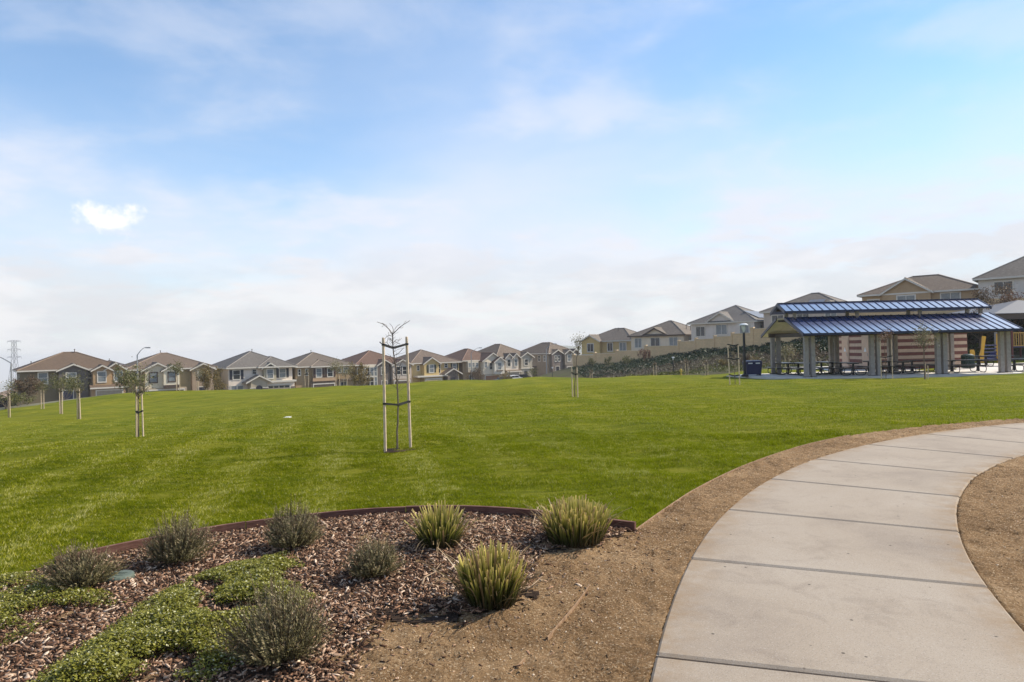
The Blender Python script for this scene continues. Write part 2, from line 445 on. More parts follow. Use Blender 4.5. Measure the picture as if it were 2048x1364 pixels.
t.color(t.ramp(t.noise(v, .05, 6), [(.3, (.10, .10, .05, 1)), (.7, (.16, .14, .08, 1))])); M_terrain = t.m
t = NT('bank_soil'); t.set(Roughness=.95, Specular_IOR_Level=.1); v = t.coord('Object')
t.color(t.ramp(t.noise(v, .5, 7, .65), [(.3, (.035, .045, .018, 1)), (.5, (.07, .062, .035, 1)), (.7, (.06, .075, .02, 1))])); t.bump(t.noise(v, 4, 5), .8, .1); M_bank = t.m
sheet('lawn', quads[is_lawn], M_lawn)
sheet('hillside', quads[is_hill], M_bank)
sheet('terrain', quads[~(is_hill | is_lawn)], M_terrain)

# ------------------------------------------------------------------ concrete path
PL = [flat(*p) for p in ((1310, 1297), (1390, 1125), (1460, 1028), (1540, 967), (1630, 926), (1735, 897), (1845, 875))]
PR = [None] + [flat(*p) for p in ((1975, 1197), (1917, 1078), (1920, 1003), (1955, 957), (2025, 922))]
mid = [(PL[i] + PR[i]) / 2 for i in range(1, 6)]
ctr = [np.array((m.x, m.y)) for m in mid]
head = [math.atan2(*(ctr[i + 1] - ctr[i])[::-1]) for i in range(4)]      # heading angles of the chords
SL = 1.56
dk = (head[-1] - head[0]) / 3.0
# centre line samples: arc with the mean curvature, continued both ways
jh = [head[0] - dk / 2 + dk * i for i in range(5)]
joints = [(ctr[i], jh[i]) for i in range(5)]
p, h = joints[-1]; fw = []
for i in range(5):
    k = dk * (1.0 if i < 2 else .75); p = p + SL * 1.05 * np.array((math.cos(h + k / 2), math.sin(h + k / 2))); h = h + k; fw.append((p, h))
p, h = joints[0]; bw = []
for i in range(6):
    k = dk * (.75, .25, .0, -.1, -.2, -.2)[i]; p = p - SL * np.array((math.cos(h - k / 2), math.sin(h - k / 2))); h = h - k; bw.append((p, h))
joints = bw[::-1] + joints + fw
PW = 0.905
def herm(p0, h0, p1, h1, t):
    L = np.linalg.norm(p1 - p0); m0 = L * np.array((math.cos(h0), math.sin(h0))); m1 = L * np.array((math.cos(h1), math.sin(h1)))
    q = (2 * t ** 3 - 3 * t ** 2 + 1) * p0 + (t ** 3 - 2 * t ** 2 + t) * m0 + (-2 * t ** 3 + 3 * t ** 2) * p1 + (t ** 3 - t ** 2) * m1
    d = (6 * t * t - 6 * t) * p0 + (3 * t * t - 4 * t + 1) * m0 + (-6 * t * t + 6 * t) * p1 + (3 * t * t - 2 * t) * m1
    d = d / np.linalg.norm(d); return q, np.array((-d[1], d[0]))
left_edge, right_edge = [], []
for i in range(len(joints) - 1):
    for s in range(8):
        q, n = herm(*joints[i], *joints[i + 1], s / 8); left_edge.append(q + n * PW); right_edge.append(q - n * PW)
left_edge = np.array(left_edge); right_edge = np.array(right_edge)

t = NT('broom_concrete'); t.set(Roughness=.88, Specular_IOR_Level=.25); v = t.coord('Object')
big = t.noise(v, .7, 6, .6, .4)
c = t.ramp(big, [(.25, S(158, 144, 130, .66)), (.5, S(182, 167, 149, .67)), (.75, S(194, 181, 165, .66))])
mott = t.noise(v, 3.2, 7, .65, .8); c = t.mix(t.maprange(mott, .52, .72, 0, .5), c, S(146, 131, 117, .64))
sp = t.noise(v, 160, 2, .6); c = t.mix(t.maprange(sp, .55, .70, 0, .6), c, S(120, 110, 102, .64))
sp2 = t.noise(v, 130, 2, .5); c = t.mix(t.maprange(sp2, .56, .72, 0, .55), c, S(214, 206, 198, .64))
dr = t.attr('edge'); dn = t.noise(v, 6, 5, .7)
dm = t.n.new('ShaderNodeMath'); dm.operation = 'MULTIPLY'; t.l.new(dr, dm.inputs[0]); t.l.new(t.maprange(dn, .35, .65, 0, 1), dm.inputs[1])
c = t.mix(dm.outputs[0], c, S(166, 138, 104, .62))
pit = t.n.new('ShaderNodeTexVoronoi'); pit.feature = 'F1'; pit.inputs['Scale'].default_value = 5.5; t.l.new(v, pit.inputs['Vector'])
c = t.mix(t.maprange(pit.outputs['Distance'], .035, .062, .9, 0), c, S(60, 52, 46))
t.color(c); t.bump(t.noise(t.coord('Object', (1, 1, 1)), 220, 4, .7), .25, .004); M_conc = t.m

path = tag(empty('path'), kind='structure')
TOPZ = 0.052
for i in range(len(joints) - 1):
    nu, nv = 12, 12
    gap = 0.011 / SL; vs = []; edge = []
    us = [gap, gap + .012] + list(np.linspace(gap + .05, 1 - gap - .05, nu - 3)) + [1 - gap - .012, 1 - gap]
    ws = [-1, -.985] + list(np.linspace(-.93, .93, nv - 3)) + [.985, 1]
    for ui, u in enumerate(us):
        q, n = herm(*joints[i], *joints[i + 1], u)
        for wi, w in enumerate(ws):
            pt = q + n * PW * w; rim = ui in (0, len(us) - 1) or wi in (0, len(ws) - 1)
            z = G(*pt) * 1.0 + TOPZ - (.011 if rim else .0)
            vs.append((pt[0], pt[1], z)); edge.append(max(0, (abs(w) - .70) / .3) ** 1.6)
    nU, nW = len(us), len(ws); fs = []
    for a_ in range(nU - 1):
        for b_ in range(nW - 1): fs.append((a_ * nW + b_, a_ * nW + b_ + 1, (a_ + 1) * nW + b_ + 1, (a_ + 1) * nW + b_))
    ring = [b_ for b_ in range(nW)] + [a_ * nW + nW - 1 for a_ in range(1, nU)] + [(nU - 1) * nW + b_ for b_ in range(nW - 2, -1, -1)] + [a_ * nW for a_ in range(nU - 2, 0, -1)]
    base = len(vs)
    for r_ in ring: x_, y_, z_ = vs[r_]; vs.append((x_, y_, z_ - .09)); edge.append(1.0)
    for k in range(len(ring)):
        k2 = (k + 1) % len(ring); fs.append((ring[k], ring[k2], base + k2, base + k))
    me = bpy.data.meshes.new('slab'); me.from_pydata(vs, [], fs); me.materials.append(M_conc)
    at_ = me.attributes.new('edge', 'FLOAT', 'POINT'); at_.data.foreach_set('value', edge)
    bm = bmesh.new(); bm.from_mesh(me); bmesh.ops.recalc_face_normals(bm, faces=bm.faces); bm.to_mesh(me); bm.free()
    o = link('slab', me, path)

# ------------------------------------------------------------------ soil margins and mulch bed
le_out = []
for q in left_edge[::-1]:
    if q[1] > 12.5 and q[0] > 10: le_out.append(q)
def offset_poly(pts, d):
    out = []
    for i in range(len(pts)):
        a = pts[max(i - 1, 0)]; b = pts[min(i + 1, len(pts) - 1)]; tt = (b - a) / np.linalg.norm(b - a); out.append(pts[i] + np.array((tt[1], -tt[0])) * d)
    return out
r_out = offset_poly(list(right_edge), .62)
SOIL = EDGING + LAWN_EDGE[1:] + far_l + r_out[::-1][2:] + [np.array((-2.2, -4.0)), np.array((-7, 0.0)), np.array((-6.5, 2.5))]
BEDF = [np.array(flat(*p)[:2]) for p in ((1250, 1075), (1200, 1100), (1095, 1108), (1075, 1140), (1062, 1195), (960, 1240), (860, 1245), (790, 1240), (750, 1290), (715, 1345), (660, 1500))]
BED = EDGING + BEDF + [np.array((-.9, 2.2)), np.array((-5.5, 2.0))]
def inside(poly, X, Y):
    poly = np.array(poly); r = np.zeros(X.shape, bool); n = len(poly); j = n - 1
    for i in range(n):
        xi, yi = poly[i]; xj, yj = poly[j]
        if yi != yj: r ^= ((yi > Y) != (yj > Y)) & (X < (xj - xi) * (Y - yi) / (yj - yi) + xi)
        j = i
    return r
def seg_dist(poly, X, Y):
    best = np.full(X.shape, 1e9)
    for a, b in zip(poly[:-1], poly[1:]):
        d = b - a; L = (d ** 2).sum(); t_ = np.clip(((X - a[0]) * d[0] + (Y - a[1]) * d[1]) / L, 0, 1)
        best = np.minimum(best, np.hypot(X - a[0] - t_ * d[0], Y - a[1] - t_ * d[1]))
    return best
def rough_noise(X, Y, s, seed):
    r = np.random.default_rng(seed); out = np.zeros(X.shape); amp = 1
    for o_ in range(4):
        g_ = r.random((256, 256)); xs = X / s * 2 ** o_ + 50; ys = Y / s * 2 ** o_ + 50
        i = np.floor(xs).astype(int); j = np.floor(ys).astype(int); fx = xs - i; fy = ys - j; fx = fx * fx * (3 - 2 * fx); fy = fy * fy * (3 - 2 * fy)
        g4 = lambda a, b: g_[(i + a) % 256, (j + b) % 256]
        out += amp * ((g4(0, 0) * (1 - fx) + g4(1, 0) * fx) * (1 - fy) + (g4(0, 1) * (1 - fx) + g4(1, 1) * fx) * fy - .5); amp *= .55
    return out
def fill_sheet(name, poly, step, zoff, amp, scale, seed, mat, y0=-99, keep_out=None):
    P = np.array(poly); x0, y0_ = P.min(0); x1, y1 = P.max(0)
    xs = np.arange(x0, x1 + step, step); ys = np.arange(max(y0_, y0), y1 + step, step)
    X, Y = np.meshgrid(xs, ys); z = gz(X, Y) + zoff + rough_noise(X, Y, scale, seed) * amp
    if name == 'soil':
        dp = np.minimum(seg_dist(list(left_edge[::2]), X, Y), seg_dist(list(right_edge[::2]), X, Y)); ip = inside(list(left_edge) + list(right_edge[::-1]), X, Y)
        z = z + np.where(ip, -.03, .013 * np.exp(-dp / .10))
    if keep_out is not None: z = z - .012 * (1 - np.clip((seg_dist(BEDF, X, Y) - .05) / .35, 0, 1))
    cx, cy = X[:-1, :-1] + step / 2, Y[:-1, :-1] + step / 2
    if keep_out is not None:      # ragged on the free side only
        w = np.clip(seg_dist(EDGING, cx, cy) / .3, 0, 1); cx = cx + rough_noise(cx, cy, .30, 61) * .30 * w; cy = cy + rough_noise(cy, cx, .30, 62) * .30 * w
    m = inside(poly, cx, cy)
    i = np.arange(X.size).reshape(X.shape)
    q = np.stack([i[:-1, :-1], i[:-1, 1:], i[1:, 1:], i[1:, :-1]], -1)[m]
    u, inv = np.unique(q, return_inverse=True); vv = np.stack([X, Y, z], -1).reshape(-1, 3)[u]
    me = np_mesh(name, vv, inv.reshape(-1, 4), mat, smooth=True); o = link(name, me); o['kind'] = 'structure'; return o
t = NT('sandy_soil'); t.set(Roughness=.95, Specular_IOR_Level=.1); v = t.coord('Object')
c = t.ramp(t.noise(v, 1.1, 7, .62, .3), [(.28, S(112, 86, 58)), (.5, S(152, 122, 88)), (.72, S(182, 152, 116))])
lo = t.maprange(t.noise(v, 1.7, 5, .65, .6), .38, .62, .18, 1)
gm = t.n.new('ShaderNodeMath'); gm.operation = 'MULTIPLY'; t.l.new(t.maprange(t.noise(v, 52, 4, .7), .47, .60, 0, .85), gm.inputs[0]); t.l.new(lo, gm.inputs[1])
c = t.mix(gm.outputs[0], c, S(98, 70, 44, .7))
c = t.mix(t.maprange(t.noise(v, 75, 3, .6), .56, .68, 0, .7), c, S(226, 202, 168))
t.color(c); t.bump(t.noise(v, 45, 7, .8), 1.0, .035); M_soil = t.m
t = NT('mulch_soil'); t.set(Roughness=.95, Specular_IOR_Level=.1); v = t.coord('Object')
t.color(t.ramp(t.noise(v, 12, 6, .7), [(.3, (.022, .014, .010, 1)), (.7, (.075, .050, .036, 1))])); t.bump(t.noise(v, 40, 6, .75), 1, .015); M_msoil = t.m
fill_sheet('soil', SOIL, .018, .028, .026, .075, 5, M_soil, y0=-1.0)
fill_sheet('mulch_bed', BED, .035, .042, .022, .25, 9, M_msoil, y0=1.8, keep_out=True)

def chips(n, xy, zbase, lmin, lmax, wf, th, tilt, mat, name, seed):
    r = np.random.default_rng(seed); n = len(xy)
    L = r.uniform(lmin, lmax, n) * r.uniform(.5, 1, n); W_ = L * r.uniform(*wf, n); T = r.uniform(*th, n)
    a = r.uniform(0, 6.283, n); p = r.normal(0, tilt, n); q = r.normal(0, tilt, n)
    ex = np.stack([np.cos(a) * np.cos(p), np.sin(a) * np.cos(p), np.sin(p)], -1)
    ey = np.stack([-np.sin(a), np.cos(a), np.tan(q)], -1); ey /= np.linalg.norm(ey, axis=1)[:, None]
    ez = np.cross(ex, ey); c0 = np.stack([xy[:, 0], xy[:, 1], zbase + T / 2 + np.abs(np.sin(p)) * L * .4], -1)
    vs = []
    for sx, sy, sz in ((-1, -1, -1), (1, -1, -1), (1, 1, -1), (-1, 1, -1), (-1, -1, 1), (1, -1, 1), (1, 1, 1), (-1, 1, 1)):
        jit = r.uniform(.55, 1.1, n)
        vs.append(c0 + ex * (sx * L / 2 * jit)[:, None] + ey * (sy * W_ / 2 * r.uniform(.5, 1.1, n))[:, None] + ez * (sz * T / 2)[:, None])
    vv = np.stack(vs, 1).reshape(-1, 3); b = (np.arange(n) * 8)[:, None]
    fs = np.concatenate([b + np.array(f) for f in ((4, 5, 6, 7), (0, 1, 5, 4), (1, 2, 6, 5), (2, 3, 7, 6), (3, 0, 4, 7))])
    rnd = np.tile(r.random(n), 5)
    return link(name, np_mesh(name, vv, fs, mat, {'rnd': ('FACE', rnd)}))
def scatter(poly, n, seed):
    P = np.array(poly); r = np.random.default_rng(seed); a, b = P.min(0), P.max(0)
    xy = a + r.random((n * 3, 2)) * (b - a); xy = xy[inside(poly, xy[:, 0], xy[:, 1])]; return xy[:n]
t = NT('bark_chip'); t.set(Roughness=.9, Specular_IOR_Level=.15); v = t.coord('Object')
c = t.ramp(t.attr('rnd'), [(.0, (.028, .015, .009, 1)), (.35, (.125, .062, .036, 1)), (.65, (.31, .175, .108, 1)), (.88, (.53, .36, .245, 1)), (1, (.76, .60, .46, 1))])
c = t.mix(t.maprange(t.noise(t.coord('Object', (1, 1, 1)), 80, 4), .4, .65, 0, .5), c, (.03, .02, .014, 1)); t.color(c); M_chip = t.m
BEDV = [p for p in BED]
xy = scatter(BEDV, 130000, 21); xy = xy[(xy[:, 1] > 2.6) & (np.abs(xy[:, 0]) < xy[:, 1] * .80 + 1.0)][:46000]
edge_d = seg_dist(BEDF, xy[:, 0], xy[:, 1]); keep = np.random.default_rng(3).random(len(xy)) < np.clip(edge_d / .12, .55, 1); xy = xy[keep]
def bedz(xy): return gz(xy[:, 0], xy[:, 1]) + .042 + rough_noise(xy[:, 0], xy[:, 1], .25, 9) * .022
o = chips(0, xy, bedz(xy) - .002, .014, .068, (.10, .32), (.003, .008), .28, M_chip, 'bark_mulch', 4)
tag(o, 'shredded brown bark mulch covering the planting bed', 'mulch', kind='stuff')
# stray chips and clods on the soil
xs = scatter(SOIL, 90000, 33); xs = xs[(xs[:, 1] > 2.4) & (np.abs(xs[:, 0]) < xs[:, 1] * .80 + .5)]
onpath = inside(list(left_edge) + list(right_edge[::-1]), xs[:, 0], xs[:, 1]); inbed = inside(BED, xs[:, 0], xs[:, 1])
xs = xs[~onpath & ~inbed]
db = seg_dist(BEDF, xs[:, 0], xs[:, 1]); rr_ = np.random.default_rng(8).random(len(xs))
st_ = xs[(rr_ < np.exp(-db / .16) * .85 + .006)][:5000]
def soilz(xy): return gz(xy[:, 0], xy[:, 1]) + .028 + rough_noise(xy[:, 0], xy[:, 1], .075, 5) * .026
o = chips(0, st_, soilz(st_) - .001, .012, .06, (.14, .4), (.002, .006), .15, M_chip, 'stray_mulch', 14)
tag(o, 'stray wood chips scattered over the bare tan soil beside the mulch', 'wood chips', kind='stuff')
fn = xs[np.random.default_rng(18).random(len(xs)) < np.exp(-db / .45) * .9][:9000]
o = chips(0, fn, soilz(fn) - .002, .006, .024, (.2, .6), (.002, .005), .3, M_chip, 'mulch_fines', 34)
tag(o, 'dark mulch crumbs thinning out from the bed over the bare soil', 'mulch', kind='stuff')
cl = xs[(rr_ > .2)][:20000]
t = NT('soil_clod'); t.set(Roughness=.95, Specular_IOR_Level=.1)
t.color(t.ramp(t.attr('rnd'), [(0, S(128, 100, 72)), (.6, S(164, 136, 104)), (.9, S(190, 164, 132)), (1, S(216, 200, 178))])); M_clod = t.m
o = chips(0, cl, soilz(cl) - .003, .004, .015, (.6, 1.0), (.003, .008), .5, M_clod, 'soil_crumbs', 24)
tag(o, 'small crumbs and grit of tan soil along both sides of the path', 'soil grit', kind='stuff')

# ------------------------------------------------------------------ lawn grass blades
t = NT('grass_blade'); t.set(Roughness=.7, Specular_IOR_Level=.03)
c = t.ramp(t.attr('rnd'), [(0, (.026, .045, .003, 1)), (.42, (.158, .172, .006, 1)), (.8, (.31, .295, .016, 1)), (.93, (.46, .43, .09, 1)), (1, (.50, .46, .22, 1))])
t.color(c); t.translucent(k_((.23, .28, .008, 1), 1.2), .30); M_blade = t.m
def grass(name, label, n, rmin, rmax, hgt, wid, seed, dens_pow):
    r = np.random.default_rng(seed)
    d = (rmin ** (2 - dens_pow) + r.random(n) * (rmax ** (2 - dens_pow) - rmin ** (2 - dens_pow))) ** (1 / (2 - dens_pow))
    an = r.uniform(-.80, .82, n) ; x = d * np.sin(an) + r.uniform(-.6, .6, n); y = d * np.cos(an)
    ok = ~inside(SOIL, x, y)
    db = np.minimum(seg_dist(EDGING, x, y), seg_dist(LAWN_EDGE + far_l, x, y)); ok &= db > .02
    pad = (x > 13.5) & (y > 39.6); ok &= ~pad
    ok &= np.hypot(x, y) < 69
    if rmax > 20: ok &= r.random(n) < 1 - sstep(24, rmax, np.hypot(x, y))
    x, y, d, db = x[ok], y[ok], d[ok], db[ok]; n = len(x)
    sd = x * .93 + y * (.12 + .004 * y); stripe = np.sin(sd * 6.283 / 1.15) * np.clip(1 - (x + 2) / 7, .15, 1); clump = rough_noise(x, y, .13, 77) * .8 + .8 * rough_noise(x, y * 1.8, 1.3, 78)
    ok = r.random(n) < np.clip(.74 + clump * .9, .15, 1); x, y, d, clump, db, stripe = x[ok], y[ok], d[ok], clump[ok], db[ok], stripe[ok]; n = len(x)
    z = gz(x, y) + np.clip(clump, -.3, 1) * .007 * np.clip(db / .2, 0, 1) + .004
    H = hgt * r.uniform(.55, 1.15, n) * (1 + clump * .3) * (1 + .35 * np.exp(-db / .12)); W_ = wid * r.uniform(.7, 1.3, n) * np.clip(d / rmin, 1, 4) ** .6
    a = r.uniform(0, 6.283, n); la = np.where(r.random(n) < .45, np.where(stripe > 0, 1.3, -1.8) + r.normal(0, .5, n), r.uniform(0, 6.283, n)); ln = r.uniform(.3, 1.35, n) * H
    b0 = np.stack([x - np.cos(a) * W_ / 2, y - np.sin(a) * W_ / 2, z - .004], -1); b1 = np.stack([x + np.cos(a) * W_ / 2, y + np.sin(a) * W_ / 2, z - .004], -1)
    tip = np.stack([x + np.cos(la) * ln, y + np.sin(la) * ln, z + H], -1)
    vv = np.stack([b0, b1, tip], 1).reshape(-1, 3); fs = np.arange(3 * n).reshape(-1, 3)
    spk = rough_noise(x, y, .07, 79); tuft = np.clip(rough_noise(x, y, .45, 80) - .12, 0, 1) * np.exp(-seg_dist(LAWN_EDGE[3:] + far_l, x, y) / 1.0)
    tip[:, 2] += H * np.minimum(tuft * 5, 1.4)
    vv[2::3] = tip
    rnd = np.clip(.46 + clump * .42 + spk * .6 + stripe * .20 + rough_noise(x * .35, y * 1.6, .5, 83) * .30 - tuft * 1.2 + r.normal(0, .24, n), 0, .97); rnd = np.where(r.random(n) < .02, 1.0, rnd)  # mow-stripe shading and pale specular specks are put into the blade colour
    o = link(name, np_mesh(name, vv, fs, M_blade, {'rnd': ('FACE', rnd)})); tag(o, label, 'grass', kind='stuff')
grass('lawn_grass', 'mown green grass blades of the near lawn', GRASS_N, 5.0, 13.0, .022, .0052, 41, .9)
grass('lawn_grass', 'mown green grass blades further out on the lawn', GRASS_N2, 12.5, 46.0, .028, .010, 42, 1.2)

# ------------------------------------------------------------------ timber edging
t = NT('redwood_board'); t.set(Roughness=.85, Specular_IOR_Level=.2); v = t.coord('Object')
c = t.ramp(t.noise(t.coord('Object', (3, 3, 25)), 3, 5, .6), [(.3, (.085, .036, .026, 1)), (.7, (.19, .10, .075, 1))]); t.color(c); t.bump(t.noise(v, 60, 4), .3, .005); M_board = t.m
t = NT('weathered_board'); t.set(Roughness=.9); v = t.coord('Object')
t.color(t.ramp(t.noise(v, 25, 5, .6), [(.3, S(112, 84, 60)), (.7, S(164, 134, 102))])); M_board2 = t.m
def resample(pts, step):
    pts = [np.array(p) for p in pts]; seg = [np.linalg.norm(b - a) for a, b in zip(pts[:-1], pts[1:])]; s = np.concatenate([[0], np.cumsum(seg)])
    n = max(2, int(s[-1] / step) + 1); tt = np.linspace(0, s[-1], n); P = np.array(pts)
    return np.stack([np.interp(tt, s, P[:, 0]), np.interp(tt, s, P[:, 1])], -1)
def smooth_line(pts, it=2):
    for _ in range(it):
        o_ = [pts[0]]
        for a, b in zip(pts[:-1], pts[1:]): o_ += [a * .75 + b * .25, a * .25 + b * .75]
        pts = o_ + [pts[-1]]
    return pts
def boards(root, line, blen, th, z0, z1, mat, gapm=.004, zj=.004):
    L = resample(smooth_line(line), .08); n = int(blen / .08)
    for s in range(0, len(L) - 1, n):
        P = L[s:s + n + 1]
        if len(P) < 2: break
        m = MB(); dz = random.uniform(-zj, zj); vs = []; fs = []
        for i, p in enumerate(P):
            a = P[max(i - 1, 0)]; b = P[min(i + 1, len(P) - 1)]; tt = (b - a) / np.linalg.norm(b - a); nn = np.array((-tt[1], tt[0])) * th / 2
            q = p.copy()
            if i == 0: q = p + tt * gapm
            if i == len(P) - 1: q = p - tt * gapm
            zg = G(*q)
            for sgn, zz in ((-1, z0), (1, z0), (1, z1), (-1, z1)): vs.append((q[0] + nn[0] * sgn, q[1] + nn[1] * sgn, zg + zz + (dz if zz == z1 else 0)))
        for i in range(len(P) - 1):
            b = i * 4
            for k in range(4): fs.append((b + k, b + (k + 1) % 4, b + 4 + (k + 1) % 4, b + 4 + k))
        fs += [(3, 2, 1, 0), tuple(len(vs) - 4 + k for k in range(4))]
        m.add(vs, fs); m.build('board', mat, root)
e = tag(empty('bed_edging', (EDGING[8][0], EDGING[8][1], 0)), 'reddish timber edging curving between the mulch bed and the lawn', 'garden edging')
e.location = (0, 0, 0)
boards(e, EDGING[3:], 1.45, .034, -.03, .105, M_board)
e = tag(empty('lawn_edging'), 'thin pale edging board along the lawn beside the path soil', 'lawn edging')
boards(e, LAWN_EDGE[:6], 1.8, .010, -.03, .042, M_board2)
e = tag(empty('buried_edging'), 'thin half buried edging strip crossing the bare soil near the path', 'edging strip')
boards(e, [np.array(flat(*p)[:2]) for p in ((1180, 1182), (1150, 1225), (1095, 1290))], 1.8, .006, -.03, .044, M_board2)
boards(e, [np.array(flat(*p)[:2]) for p in ((1050, 1330), (1020, 1362))], 1.8, .006, -.03, .040, M_board2)
# ------------------------------------------------------------------ houses
_wcache = {}
def window_meshes(w, h, style, trim, glass):
    k = (round(w, 2), round(h, 2), style, trim.name, glass.name)
    if k in _wcache: return _wcache[k]
    m = MB(); t_ = .14 if style != 'slim' else .08
    a, b = w / 2, h / 2
    m.box(-a - t_, a + t_, -.07, .02, -b - t_ * 1.3, -b); m.box(-a - t_, a + t_, -.07, .02, b, b + t_)
    m.box(-a - t_, -a, -.068, .02, -b, b); m.box(a, a + t_, -.068, .02, -b, b)
    if style == 'slide': m.box(-.035, .035, -.05, .02, -b, b)
    else: m.box(-a, a, -.05, .02, -.035, .035)
    fm = m.mesh('window', trim)
    p = []
    if style == 'slide':
        for s in (-1, 1): q = MB(); x0, x1 = sorted((s * .035, s * a)); q.box(x0 + .002, x1 - .002, -.028 - (.01 if s > 0 else 0), .01, -b + .002, b - .002); p.append(q.mesh('pane', glass))
    else:
        for s in (-1, 1): q = MB(); z0, z1 = sorted((s * .035, s * b)); q.box(-a + .002, a - .002, -.028 - (.01 if s > 0 else 0), .01, z0 + .002, z1 - .002); p.append(q.mesh('pane', glass))
    _wcache[k] = (fm, p); return _wcache[k]

class House:
    def __init__(s, label, x, y, z, rz, wall, roof, roof2=None, trim=None, cat='house', group='houses', fascia=None):
        s.root = empty('house', (x, y, z), rz); tag(s.root, label, cat, group)
        s.wm = stucco(wall); s.rm = tiles(roof, roof2 or k_(roof, 1.25)); s.cap = plain('ridge_cap_' + s.rm.name, k_(roof, 1.45), .8, var=.2)
        s.trim = trim or M_trim; s.fm = fascia or s.trim; s.r = random.Random(hash(label) % 999)
        s.r = random.Random(sum(map(ord, label)))
    def vol(s, x0, x1, y0, y1, z0, z1, c=None, name='wall', mat=None):
        return MB().box(x0, x1, y0, y1, z0, z1).build(name, mat or (stucco(c) if c else s.wm), s.root)
    def hip(s, x0, x1, y0, y1, z, rise, ov=.5, rid=None):
        X0, X1, Y0, Y1 = x0 - ov, x1 + ov, y0 - ov, y1 + ov; W, D = X1 - X0, Y1 - Y0
        if W >= D: cx0, cx1 = X0 + D / 2, X1 - D / 2; a = (cx0, (Y0 + Y1) / 2, z + rise); b = (max(cx1, cx0 + .02), (Y0 + Y1) / 2, z + rise)
        else: cy0, cy1 = Y0 + W / 2, Y1 - W / 2; a = ((X0 + X1) / 2, cy0, z + rise); b = ((X0 + X1) / 2, cy1, z + rise)
        e = [(X0, Y0, z), (X1, Y0, z), (X1, Y1, z), (X0, Y1, z)]
        m = MB()
        if W >= D: fs = [(0, 1, 5, 4), (1, 2, 5), (2, 3, 4, 5), (3, 0, 4)]
        else: fs = [(0, 1, 4), (1, 2, 5, 4), (2, 3, 5), (3, 0, 4, 5)]
        m.add(e + [a, b], fs + [(3, 2, 1, 0)]); ro = m.build('roof', s.rm, s.root)
        f = MB(); T = .10
        f.box(X0 - .02, X1 + .02, Y0 - .03, Y0 + T, z - .21, z - .003); f.box(X0 - .02, X1 + .02, Y1 - T, Y1 + .03, z - .21, z - .003); f.box(X0 - .03, X0 + T, Y0 + T, Y1 - T, z - .208, z - .005); f.box(X1 - T, X1 + .03, Y0 + T, Y1 - T, z - .208, z - .005)
        f.build('fascia', s.fm, ro); c = MB()
        for p in (0, 3) if W >= D else (0, 1): c.tube([e[p], a], .10, 5)
        for p in (1, 2) if W >= D else (2, 3): c.tube([e[p], b], .10, 5)
        c.tube([a, b], .11, 5); c.build('ridge_cap', s.cap, ro); return ro
    def gable(s, x0, x1, y0, y1, z, rise, ov=.35, c=None, wallface=True, mat=None):
        xc = (x0 + x1) / 2; X0, X1, Y0 = x0 - ov, x1 + ov, y0 - ov; k = rise / ((x1 - x0) / 2); ze = z - k * ov
        if wallface: MB().prism([(x0, z - .01), (x1, z - .01), (xc, z + rise - .02)], y0 + .003, y0 + .25).build('gable_wall', mat or (stucco(c) if c else s.wm), s.root)
        m = MB(); T = .16
        for sg, xe in ((-1, X0), (1, X1)):
            m.hexa([(xe, Y0, ze + .01), (xc, Y0, z + rise + .01), (xc, y1, z + rise + .01), (xe, y1, ze + .01), (xe, Y0, ze + T), (xc, Y0, z + rise + T), (xc, y1, z + rise + T), (xe, y1, ze + T)])
        ro = m.build('gable_roof', s.rm, s.root); f = MB()
        for xe in (X0, X1):
            f.hexa([(xe, Y0 - .06, ze - .10), (xc, Y0 - .06, z + rise - .10), (xc, Y0 - .005, z + rise - .10), (xe, Y0 - .005, ze - .10), (xe, Y0 - .06, ze + T - .03), (xc, Y0 - .06, z + rise + T - .03), (xc, Y0 - .005, z + rise + T - .03), (xe, Y0 - .005, ze + T - .03)])
        f.build('fascia', s.fm, ro); MB().tube([(xc, Y0, z + rise + T), (xc, y1, z + rise + T)], .09, 5).build('ridge_cap', s.cap, ro); return ro
    def win(s, u, z, w, h, off=0.0, face='front', style='hung', shut=None, trim=None, glass=None):
        g = glass or (M_glass if s.r.random() < .68 else M_glass2); fm, ps = window_meshes(w, h, style, trim or s.trim, g)
        loc, rz = {'front': ((u, off - .004, z), 0), 'left': ((off - .004, u, z), -math.pi / 2), 'right': ((off + .004, u, z), math.pi / 2)}[face]
        o = link('window', fm, s.root, loc, rz)
        for p in ps: link('pane', p, o)
        if shut:
            for sg in (-1, 1):
                m = MB(); sw = w * .42; xc = sg * (w / 2 + .16 + sw / 2); m.box(xc - sw / 2, xc + sw / 2, -.06, .015, -h / 2 - .08, h / 2 + .08)
                for k in range(5): zz = -h / 2 + h * (k + .5) / 5; m.box(xc - sw / 2 + .04, xc + sw / 2 - .04, -.075, -.06, zz - h * .05, zz + h * .05)
                m.build('shutter', shut, o)
        return o
    def garage(s, x0, x1, h=2.2, off=0.0, mat=None, lights=False, arch=False):
        W = x1 - x0; o = MB().box(x0 - .16, x0, off - .08, off + .02, 0, h).box(x1, x1 + .16, off - .08, off + .02, 0, h).box(x0 - .16, x1 + .16, off - .09, off + .02, h, h + .2).build('garage_door', s.trim, s.root)
        n = 4
        for k in range(n):
            z0, z1 = h * k / n, h * (k + 1) / n - .012; m = MB()
            for j in range(4): a, b = x0 + W * j / 4, x0 + W * (j + 1) / 4; m.box(a + .07, b - .07, off - .045, off - .03, z0 + .06, z1 - .06)
            m.box(x0, x1, off - .03, off + .01, z0, z1); m.build('panel', mat or M_garage, o)
            if lights and k == n - 1:
                for j in range(4): a, b = x0 + W * j / 4, x0 + W * (j + 1) / 4; MB().box(a + .12, b - .12, off - .055, off - .046, z0 + .1, z1 - .1).build('pane', M_glass, o)
        return o
